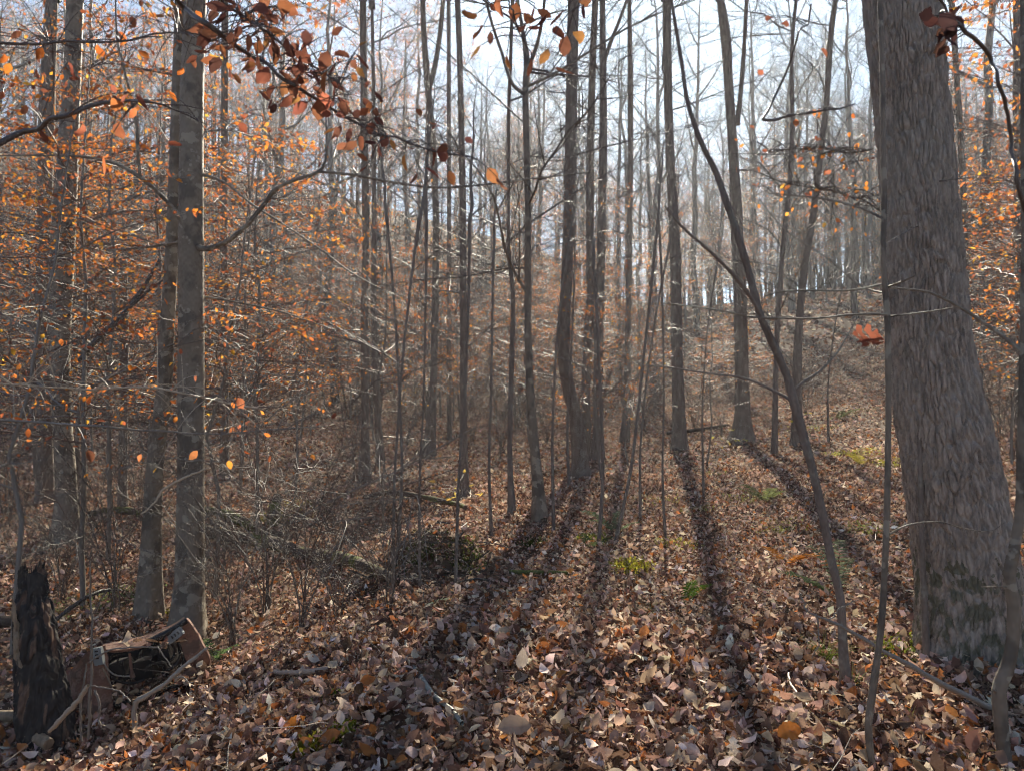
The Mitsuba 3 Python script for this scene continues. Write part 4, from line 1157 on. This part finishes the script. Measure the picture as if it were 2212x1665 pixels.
# ------------------------------------------------------------------ logs and sticks
def ground_line(pts, lift=0.5, up=0.02):
    """Centre line and radii of a log lying on the ground through (u, v, width)."""
    P, R = [], []
    for u, v, w in pts:
        g = ground_at(u, v)
        r = w / 2 * g[1] / FOC
        P.append(g + [0, 0, r * lift + up])
        R.append(r)
    return np.array(P), np.array(R)


def log(name, label, pts, mat_="log", lift=0.5, cat="log", sides=14, seed=0, ends=None, rough=0.12, step=0.06):
    P, R = ground_line(pts, lift + 0.4, 0.06)
    if ends:
        for i, dz in ends.items():
            P[i, 2] += dz
    key = thing(name, label, cat)
    scene[key] = mikit.ply(trunk(P, R, sides, step, rough, 0.0, seed), M[mat_], smooth=45)
    return key


log("fallen_log", "long dark rotten log with moss, running right from behind the stout beech to the mound", [(430, 1168, 27), (500, 1182, 28), (580, 1196, 29), (650, 1218, 28), (737, 1232, 28), (800, 1256, 25), (850, 1276, 20)], seed=3)
log("fallen_log", "shorter mossy log lying just beyond the long rotten one", [(436, 1118, 16), (480, 1128, 20), (530, 1150, 22), (570, 1166, 18), (610, 1176, 14)], seed=4)
log("fallen_log", "slim bare log bridging the dark hollow in the middle of the wood", [(786, 1104, 10), (850, 1110, 11), (920, 1116, 11), (1005, 1122, 10)], "log", 0.5, seed=5, ends={0: 0.10, 1: 0.20, 2: 0.16, 3: 0.05})
log("fallen_log", "short dark log end lying beyond the mound beside the litter slope", [(1100, 1256, 9), (1160, 1258, 10), (1235, 1259, 9)], seed=6)
log("fallen_log", "mossy far log at the feet of the straight shadow-casting trunk", [(1440, 944, 7), (1500, 938, 8), (1570, 927, 7)], seed=7)
log("fallen_log", "black log end poking in at the left edge behind the charred stump", [(-60, 1380, 26), (0, 1372, 26), (42, 1366, 20)], seed=8)
log("fallen_log", "pale barkless log at the left edge beside the foot of the charred stump", [(-70, 1584, 26), (0, 1582, 26), (66, 1578, 24)], "deadwood", seed=9)
log("fallen_log", "dark low log hidden in the brush between the grey trunk and the slimmer beech", [(190, 1128, 14), (250, 1120, 16), (305, 1128, 14)], seed=10)
log("rotten_stump", "mossy rotten stub standing at the end of the shorter mossy log", [(590, 1150, 30), (594, 1138, 26), (598, 1128, 18)], seed=11, ends={1: 0.12, 2: 0.22}, cat="stump")
log("wood_chunk", "short cut end of pale wood on the leaves at the foot of the charred stump", [(58, 1622, 26), (80, 1632, 26), (104, 1642, 24)], "deadwood", seed=12)


def stick(label, pts, y=None, col=TWIG_PALE, branches=(), sides=7, name="stick", seed=0, lift=None):
    """A fallen stick through (u, v, width): on the ground, or at the depths y where it is propped up."""
    r = np.random.default_rng(seed + 60)
    key = thing(name, label, "stick")
    g = Geo()
    foot = None
    for n, line in enumerate([pts, *branches]):
        if y is None:
            P, R = ground_line(line, 1.0)
            P[:, 2] += 0.035
            if lift is not None and n == 0:
                P[:, 2] += np.array(lift)
        else:
            P = np.array([at(u, v, y + (p_[0] if p_ else 0)) for u, v, w, *p_ in line])
            R = np.array([w / 2 * y / FOC for u, v, w, *p_ in line])
        q = path(np.column_stack([P, R]), 30)
        q[:, :3] += np.cumsum(r.normal(0, 0.0022, (30, 3)), 0)
        q[:, 3] *= r.uniform(0.85, 1.15, 30)
        g.add(*tubes(q[None, :, :3], q[None, :, 3], sides), np.array(col))
    scene[key] = g.ply(M["twig"])


YW = float(ground_at(300, 1600)[1])
stick("bent pale stick rising from the leaves and leaning over the front of the rusty wreck", [(302, 1635, 10), (291, 1590, 10), (290, 1545, 11), (296, 1515, 12), (322, 1500, 10), (355, 1480, 10), (385, 1450, 9), (415, 1425, 8), (447, 1398, 6)], YW, (0.23, 0.20, 0.165),
      [[(372, 1464, 4), (395, 1462, 3), (420, 1470, 2)]], seed=1)
stick("straight pale stick with peeling bark propped against the foot of the charred stump", [(108, 1578, 7), (128, 1558, 10), (160, 1527, 11), (198, 1482, 8)], YW - 0.45, (0.27, 0.21, 0.15), seed=2)
stick("thin upright grey stem standing before the dark bay of the wreck", [(190, 1595, 6), (188, 1520, 6), (190, 1440, 5), (191, 1360, 4.5), (186, 1290, 4), (190, 1220, 3)], YW - 0.15, (0.13, 0.11, 0.09),
      [[(192, 1432, 4), (215, 1415, 4), (250, 1402, 3.5), (290, 1400, 3.5), (340, 1400, 3), (362, 1424, 2.5), (377, 1442, 2)], [(178, 1600, 4.5), (178, 1530, 4.5), (184, 1470, 4), (190, 1430, 3)], [(195, 1480, 3), (240, 1487, 3), (275, 1502, 2.5), (290, 1515, 2)], [(205, 1490, 5), (213, 1530, 5), (212, 1550, 4), (220, 1570, 3)]], seed=3)
stick("lichened grey stick lying across the leaves in the lower middle", [(876, 1405, 6), (882, 1443, 10), (900, 1480, 11), (920, 1520, 12), (940, 1552, 12), (968, 1580, 12), (992, 1605, 9)], None, (0.20, 0.21, 0.18), [[(930, 1530, 6), (960, 1520, 4), (985, 1498, 3)], [(900, 1420, 4), (930, 1416, 3), (975, 1405, 2)]], seed=4)
stick("long grey stick along the bottom edge left of the lichened one", [(720, 1605, 6), (765, 1622, 8), (820, 1645, 8), (880, 1664, 7), (940, 1672, 6)], None, (0.20, 0.17, 0.14), [[(850, 1650, 4), (890, 1630, 3), (930, 1600, 2)]], seed=5)
stick("fallen grey branch propped slantwise across the feet of the three saplings, massive trunk behind", [(1745, 1320, 4), (1790, 1338, 6), (1830, 1358, 8), (1900, 1398, 10), (1960, 1430, 12), (2020, 1466, 13), (2100, 1505, 13), (2160, 1535, 12), (2225, 1572, 11)], 3.25, (0.17, 0.145, 0.12),
      [[(1762, 1326, 4), (1768, 1370, 3), (1758, 1420, 2)], [(1790, 1338, 3), (1812, 1320, 3), (1850, 1300, 1.5)], [(1745, 1320, 5), (1735, 1300, 5), (1722, 1275, 4)]], name="fallen_branch", seed=6)
stick("pale thin twig lying before the foot of the leaning sapling", [(1705, 1480, 5), (1720, 1520, 5), (1745, 1545, 5), (1775, 1565, 4), (1790, 1590, 3)], None, (0.3, 0.25, 0.2), seed=7)
stick("long curved pale bark strip on the leaves right of the wreck", [(590, 1478, 8), (640, 1480, 12), (690, 1474, 12), (725, 1462, 8)], None, (0.30, 0.22, 0.165), seed=8)
stick("dark branch leaning low behind the charred stump towards the grey trunk", [(105, 1390, 8), (160, 1360, 9), (210, 1330, 8), (262, 1300, 5)], None, (0.05, 0.042, 0.038), seed=9, lift=[0.05, 0.12, 0.12, 0.02])
stick("dark dead limb slanting up between the grey trunk and the close beeches", [(170, 780, 8, 0), (220, 725, 11, 0), (265, 680, 10, 0), (310, 620, 8, 0), (345, 560, 6, 0)], 7.0, (0.06, 0.05, 0.045), [[(190, 755, 7), (250, 700, 6), (305, 640, 5), (360, 600, 3)]], name="dead_limb", seed=10)
stick("long bare branch slanting from the ground up past the slim black-footed trunk", [(640, 1120, 6, 0), (740, 1070, 6, 0), (850, 1020, 5, 0), (950, 965, 4, 0), (1030, 920, 3, 0)], 8.6, (0.14, 0.12, 0.10), [[(800, 1045, 4), (850, 1000, 3), (880, 960, 2)], [(900, 990, 3), (980, 985, 2)]], name="dead_limb", seed=11)
stick("sunlit zigzag twig bending before the slimmer beech", [(452, 1010, 3, 0), (425, 1020, 4, 0), (395, 1035, 5, 0), (352, 1060, 5, 0), (345, 1075, 4, 0), (310, 1110, 3, 0)], 4.0, (0.36, 0.31, 0.23), seed=12)


def brush_heap():
    r = np.random.default_rng(66)
    key = thing("brush_heap", "heap of dark dead twigs and leaves on the mound in the left middle of the litter", "twigs", kind="stuff")
    c = ground_at(930, 1235)
    n = 90
    a, q = r.uniform(0, 6.28, n), 0.42 * np.sqrt(r.random(n))
    x, y = c[0] + q * np.cos(a) * 1.3, c[1] + q * np.sin(a)
    s_ = np.linspace(0, 1, 6)
    yaw, ln = r.uniform(0, 6.28, n), r.uniform(0.12, 0.55, n)
    d = unit(np.stack([np.cos(yaw), np.sin(yaw), r.normal(0.05, 0.35, n)], -1))
    P = np.stack([x, y, ground_h(x, y) + r.uniform(0.01, 0.09, n)], -1)[:, None] + (ln[:, None] * (s_ - 0.5))[..., None] * d[:, None]
    P = P + np.cumsum(r.normal(0, 0.02, P.shape), 1) * ln[:, None, None] * 2
    V, F = tubes(P, (0.0016 + 0.011 * r.random(n) ** 3)[:, None] * (1.1 - 0.7 * s_), 4)
    col = np.repeat(palette(r, n, [TWIG_DARK, (0.045, 0.032, 0.024), (0.05, 0.045, 0.03)], [3, 3, 2]), 24, axis=0)
    scene[key] = mikit.ply((V, F), M["twig"], smooth=True, color=np.clip(col, 0.01, 0.8))


brush_heap()


def twig_litter():
    r = np.random.default_rng(64)
    n = 420
    y = np.sqrt(r.uniform(1.8 ** 2, 9.5 ** 2, n))
    x = r.uniform(-0.75, 0.75, n) * y
    yaw, ln = r.uniform(0, 6.28, n), r.uniform(0.08, 0.45, n)
    s = np.linspace(0, 1, 6)
    d = np.stack([np.cos(yaw), np.sin(yaw), r.normal(0.05, 0.16, n)], -1)
    P = np.stack([x, y, ground_h(x, y) + r.uniform(0.03, 0.085, n)], -1)[:, None] + (ln[:, None] * s)[..., None] * d[:, None]
    P = P + np.cumsum(r.normal(0, 0.012, P.shape), 1) * ln[:, None, None] * 2
    R = r.uniform(0.0015, 0.004, n)[:, None] * (1.1 - 0.7 * s)
    V, F = tubes(P, R, 4)
    col = np.repeat(palette(r, n, [TWIG_GREY, TWIG_PALE, TWIG_RED, (0.38, 0.32, 0.25)], [2, 2, 2, 1]), 24, axis=0)
    scene["twig_litter"] = mikit.ply((V, F), M["twig"], smooth=True, color=np.clip(col, 0.01, 0.8))
    labels["twig_litter"] = {"label": "small broken twigs strewn over the fallen leaves", "category": "twigs", "kind": "stuff"}


twig_litter()

# ------------------------------------------------------------------ ferns, grass, moss, seedlings
def frond(base, d, length, col, r, pairs=17, up=0.5, width=0.2):
    g = Geo()
    s = np.linspace(0, 1, 9)
    P = base + (s * length)[:, None] * d + (np.sin(s * 1.9) * length * up)[:, None] * np.array([0, 0, 1.0])
    g.add(*tubes(P[None], (0.0022 * (1.1 - s))[None], 4), np.array(col) * 0.7)
    t = np.linspace(0.12, 0.98, pairs)
    q, dq = along(P[None], t)
    q, dq = q[0], dq[0]
    side = unit(np.cross(dq, [0, 0, 1.0]))
    w = width * length * np.sin(np.pi * np.clip(t * 0.86 + 0.12, 0, 1)) ** 0.7 + 0.006
    for sg in (-1, 1):
        x = unit(sg * side + 0.25 * dq + r.normal(0, 0.05, side.shape))
        z = np.cross(side, dq) + 0.15 * r.normal(size=side.shape)
        put_leaves(g, r, FERN_T, q, rots(x, z), w, np.tile(np.array(col), (pairs, 1)) * np.exp(r.normal(0, 0.12, (pairs, 1))), 0.08)
    return g


FERN_T = [leaf_template(np.array([0.15, 0.6]), np.array([0.13, 0.11]), 0.15, b) for b in (0.1, 0.4, -0.2)]


def fern(label, u, v, fronds, col=(0.11, 0.17, 0.04), size=0.4, up=0.5, spread=None, seed=0):
    r = np.random.default_rng(seed + 500)
    key = thing("fern", label, "fern")
    b = ground_at(u, v) + [0, 0, 0.03]
    for i in range(fronds):
        az = (spread[i] if spread else r.uniform(0, 6.28)) + r.normal(0, 0.1)
        d = np.array([math.cos(az), math.sin(az), 0.15])
        part(key, "frond", frond(b, d, size * r.uniform(0.75, 1.1), col, r, up=up * r.uniform(0.8, 1.2)).ply(M["green"], smooth=True))


fern("tall pale-lit fern with upright fronds right behind the leaning sapling", 1812, 1292, 4, (0.16, 0.18, 0.11), 0.27, 1.0, [1.7, 1.2, 2.2, 0.6, 2.9], 1)
fern("dark green fern frond arching low left of the leaning sapling", 1790, 1290, 3, (0.075, 0.10, 0.05), 0.32, 0.3, [3.3, 2.9, 3.8], 2)
fern("small bright green fern alone in the middle of the litter", 1478, 1312, 2, (0.09, 0.16, 0.02), 0.26, 0.35, [0.2, 0.9], 3)
fern("small pale fern frond lying right of the brush, below the mound", 912, 1322, 2, (0.26, 0.32, 0.22), 0.2, 0.2, [-0.8, -0.5], 4)
fern("spreading fern on the slope between the two long shadows", 1655, 1090, 5, (0.13, 0.145, 0.06), 0.42, 0.3, None, 5)
fern("yellowing fern beside the upright sapling on the far slope", 1862, 1010, 5, (0.30, 0.25, 0.05), 0.36, 0.4, None, 6)
fern("green fern at the edge of the shadow before the grey forked trunk", 1275, 1192, 3, (0.07, 0.09, 0.04), 0.24, 0.3, None, 7)
fern("orange-brown withered fern on the litter left of the pale-lit fern", 1700, 1228, 3, (0.38, 0.15, 0.03), 0.34, 0.25, None, 8)
fern("small fern beneath the sloping end panel of the wreck", 468, 1440, 3, (0.10, 0.16, 0.06), 0.2, 0.5, None, 9)
fern("dull green fern in the broad shadow of the bulging trunk", 1330, 1158, 4, (0.13, 0.17, 0.09), 0.36, 0.35, None, 10)
fern("fern on the bright slope high beside the upright sapling", 1810, 910, 5, (0.14, 0.15, 0.07), 0.45, 0.35, None, 11)


def tuft(label, u, v, n, size, col=(0.20, 0.25, 0.06), seed=0):
    r = np.random.default_rng(seed + 700)
    key = thing("grass_tuft", label, "grass")
    b = ground_at(u, v)
    s = np.linspace(0, 1, 7)
    az, ln, out = r.uniform(0, 6.28, n), size * r.uniform(0.5, 1.1, n), r.uniform(0.3, 1.0, n)
    d = np.stack([np.cos(az), np.sin(az), np.zeros(n)], -1)
    P = b + r.normal(0, 0.018, (n, 1, 3)) * [1, 1, 0] + (out[:, None] * ln[:, None] * s ** 1.5)[..., None] * d[:, None] + (ln[:, None] * (s - 0.5 * s ** 2.4 * out[:, None]))[..., None] * np.array([0, 0, 1.0])
    V, F = tubes(P, np.broadcast_to(0.0019 * (1.05 - s), P.shape[:2]), 3)
    c = np.repeat(palette(r, n, [col, (0.30, 0.28, 0.10)], [3, 1]), 21, axis=0)
    scene[key] = mikit.ply((V, F), M["green"], smooth=True, color=np.clip(c, 0.01, 0.8))


tuft("fine green grass tuft at the foot of the leaning sapling", 1782, 1440, 60, 0.24, (0.2, 0.26, 0.05), 1)
tuft("thin arching grass blades in the leaves between the upright and the crooked sapling", 1955, 1580, 14, 0.17, seed=2)
tuft("few grass blades in the leaves before the crooked sapling", 2088, 1655, 10, 0.16, seed=3)
tuft("sparse curled grass at the bottom in front of the leaning sapling", 1700, 1610, 12, 0.12, (0.25, 0.29, 0.14), 4)
tuft("small dark grass tuft left of the lone bright fern", 1392, 1335, 26, 0.12, (0.10, 0.15, 0.03), 5)
tuft("grass by the upright sapling's foot between it and the leaning one", 1842, 1490, 22, 0.16, (0.17, 0.24, 0.08), 6)
tuft("faint green blade arc on the leaves left of the lichened stick", 870, 1530, 8, 0.14, (0.12, 0.2, 0.05), 7)


def moss():
    r = np.random.default_rng(71)
    g = Geo()
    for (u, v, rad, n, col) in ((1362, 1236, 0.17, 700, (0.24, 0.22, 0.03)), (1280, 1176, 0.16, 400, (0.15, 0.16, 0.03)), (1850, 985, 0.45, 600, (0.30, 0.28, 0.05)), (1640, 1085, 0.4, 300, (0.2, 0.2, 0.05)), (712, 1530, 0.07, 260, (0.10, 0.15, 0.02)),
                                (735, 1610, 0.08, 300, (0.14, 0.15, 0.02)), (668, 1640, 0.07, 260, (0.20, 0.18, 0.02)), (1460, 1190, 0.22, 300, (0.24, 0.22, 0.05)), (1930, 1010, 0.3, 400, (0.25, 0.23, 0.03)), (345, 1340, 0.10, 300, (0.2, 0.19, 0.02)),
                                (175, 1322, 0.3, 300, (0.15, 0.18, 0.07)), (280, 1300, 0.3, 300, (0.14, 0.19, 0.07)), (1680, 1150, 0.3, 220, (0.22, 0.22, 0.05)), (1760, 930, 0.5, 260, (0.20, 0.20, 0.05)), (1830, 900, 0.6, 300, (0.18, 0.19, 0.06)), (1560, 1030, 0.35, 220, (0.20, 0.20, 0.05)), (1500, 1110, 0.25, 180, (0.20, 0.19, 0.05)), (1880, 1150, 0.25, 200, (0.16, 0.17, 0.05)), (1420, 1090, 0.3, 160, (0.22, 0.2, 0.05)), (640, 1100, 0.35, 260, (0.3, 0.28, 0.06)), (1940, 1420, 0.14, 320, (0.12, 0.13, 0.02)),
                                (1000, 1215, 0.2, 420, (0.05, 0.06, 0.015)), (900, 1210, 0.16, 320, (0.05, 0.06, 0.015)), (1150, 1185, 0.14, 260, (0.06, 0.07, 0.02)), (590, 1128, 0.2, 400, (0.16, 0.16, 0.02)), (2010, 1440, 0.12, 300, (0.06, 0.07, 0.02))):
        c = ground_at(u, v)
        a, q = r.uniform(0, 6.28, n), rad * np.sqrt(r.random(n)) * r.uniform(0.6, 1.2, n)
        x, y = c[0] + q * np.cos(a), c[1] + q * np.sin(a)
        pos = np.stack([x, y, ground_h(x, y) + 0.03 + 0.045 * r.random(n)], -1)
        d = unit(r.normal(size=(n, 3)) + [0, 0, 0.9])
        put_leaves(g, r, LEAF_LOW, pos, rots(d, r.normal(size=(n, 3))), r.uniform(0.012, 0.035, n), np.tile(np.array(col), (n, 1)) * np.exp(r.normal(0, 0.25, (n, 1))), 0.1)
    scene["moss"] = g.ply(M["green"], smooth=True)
    labels["moss"] = {"label": "low cushions of yellow-green moss among the leaves", "category": "moss", "kind": "stuff"}


moss()


def dry_leaves():
    r = np.random.default_rng(73)
    for label, u, v, size, x, z, tp, col in (
            ("large pale ribbed leaf standing on edge in the litter low in the middle", 1392, 1512, 0.125, (0.5, 0.2, 0.75), (0.6, -0.7, 0.3), 2, (0.46, 0.33, 0.22)),
            ("long curled tan leaf lying like a boat near the bottom edge", 1085, 1612, 0.15, (1.0, 0.1, 0.1), (0.0, -0.5, 0.8), 9, (0.34, 0.24, 0.17)),
            ("bright orange leaf among the dark ones right of the lone moss cushion", 625, 1612, 0.10, (0.7, 0.3, 0.2), (0.1, -0.5, 0.8), 4, (0.55, 0.20, 0.04)),
            ("pale fan-like leaf upright in the litter above the lichened stick", 1132, 1480, 0.11, (0.1, 0.2, 0.9), (0.2, -0.9, 0.1), 6, (0.44, 0.36, 0.29)),
            ("broad orange leaf near the bottom edge below the leaning sapling", 1690, 1630, 0.12, (0.8, 0.1, 0.3), (0.1, -0.6, 0.7), 12, (0.45, 0.16, 0.04)),
            ("broad veined brown leaf flat on the litter left of the upright sapling's foot", 1742, 1612, 0.12, (0.6, 0.6, 0.1), (0.0, -0.4, 0.9), 15, (0.27, 0.17, 0.12))):
        key = thing("dry_leaf", label, "leaf")
        g = Geo()
        put_leaves(g, r, [leaf_template((np.arange(9) + 1) / 10, oval((np.arange(9) + 1) / 10, 0.30, 0.85) * (1 + 0.07 * (np.arange(9) % 2 * 2 - 1)), 0.35, 0.9 - 0.12 * tp, 0.3, 0.015)], (ground_at(u, v) + [-0.02, 0, 0.075])[None],
                   rots(np.array([x], float), np.array([z], float)), np.array([size]), np.array([col]), 0.08)
        scene[key] = g.ply(M["litter"])


dry_leaves()


def seedling(label, u, v, n, col, size=0.07, high=0.5, seed=0):
    r = np.random.default_rng(seed + 800)
    key = thing("seedling", label, "seedling")
    b = ground_at(u, v)
    st, lv = Geo(), Geo()
    s = np.linspace(0, 1, 6)
    P = b + s[:, None] * np.array([0.05, 0, high]) + r.normal(0, 0.01, (6, 3))
    st.add(*tubes(P[None], (0.004 * (1.2 - s))[None], 4), TWIG_RED)
    for i in range(n):
        q, _ = along(P[None], [r.uniform(0.35, 1.0)])
        e = q[0, 0] + r.normal(0, 1, 3) * np.array([0.16, 0.16, 0.05])
        st.add(*tubes(np.linspace(q[0, 0], e, 4)[None], np.full((1, 4), 0.0016), 3), TWIG_RED)
        put_leaves(lv, r, HANG_MID, e[None], rots(unit(e - q[0, 0] + 0.02 * r.normal(size=3))[None], np.array([[0.2, -0.3, 1.0]]) + 0.3 * r.normal(size=(1, 3))), np.array([size * r.uniform(0.7, 1.2)]), palette(r, 1, [col], [1]))
    part(key, "stem", st.ply(M["twig"]))
    part(key, "leaves", lv.ply(M["leaf"]), kind="stuff")


seedling("seedling with pale yellow leaves before the brown-footed trunk", 985, 1110, 16, (0.60, 0.42, 0.10), 0.08, 0.45, 1)
seedling("seedling with small yellow leaves at the flared foot of the forking trunk", 1562, 985, 14, (0.55, 0.45, 0.05), 0.07, 0.5, 2)
seedling("yellow-leaved seedling on the slope beyond the leaning sapling", 1712, 965, 14, (0.6, 0.46, 0.06), 0.08, 0.7, 3)
seedling("small plant with bright green oval leaves at the foot of the thin dark sapling", 2020, 1478, 4, (0.30, 0.42, 0.08), 0.06, 0.1, 4)

litter()
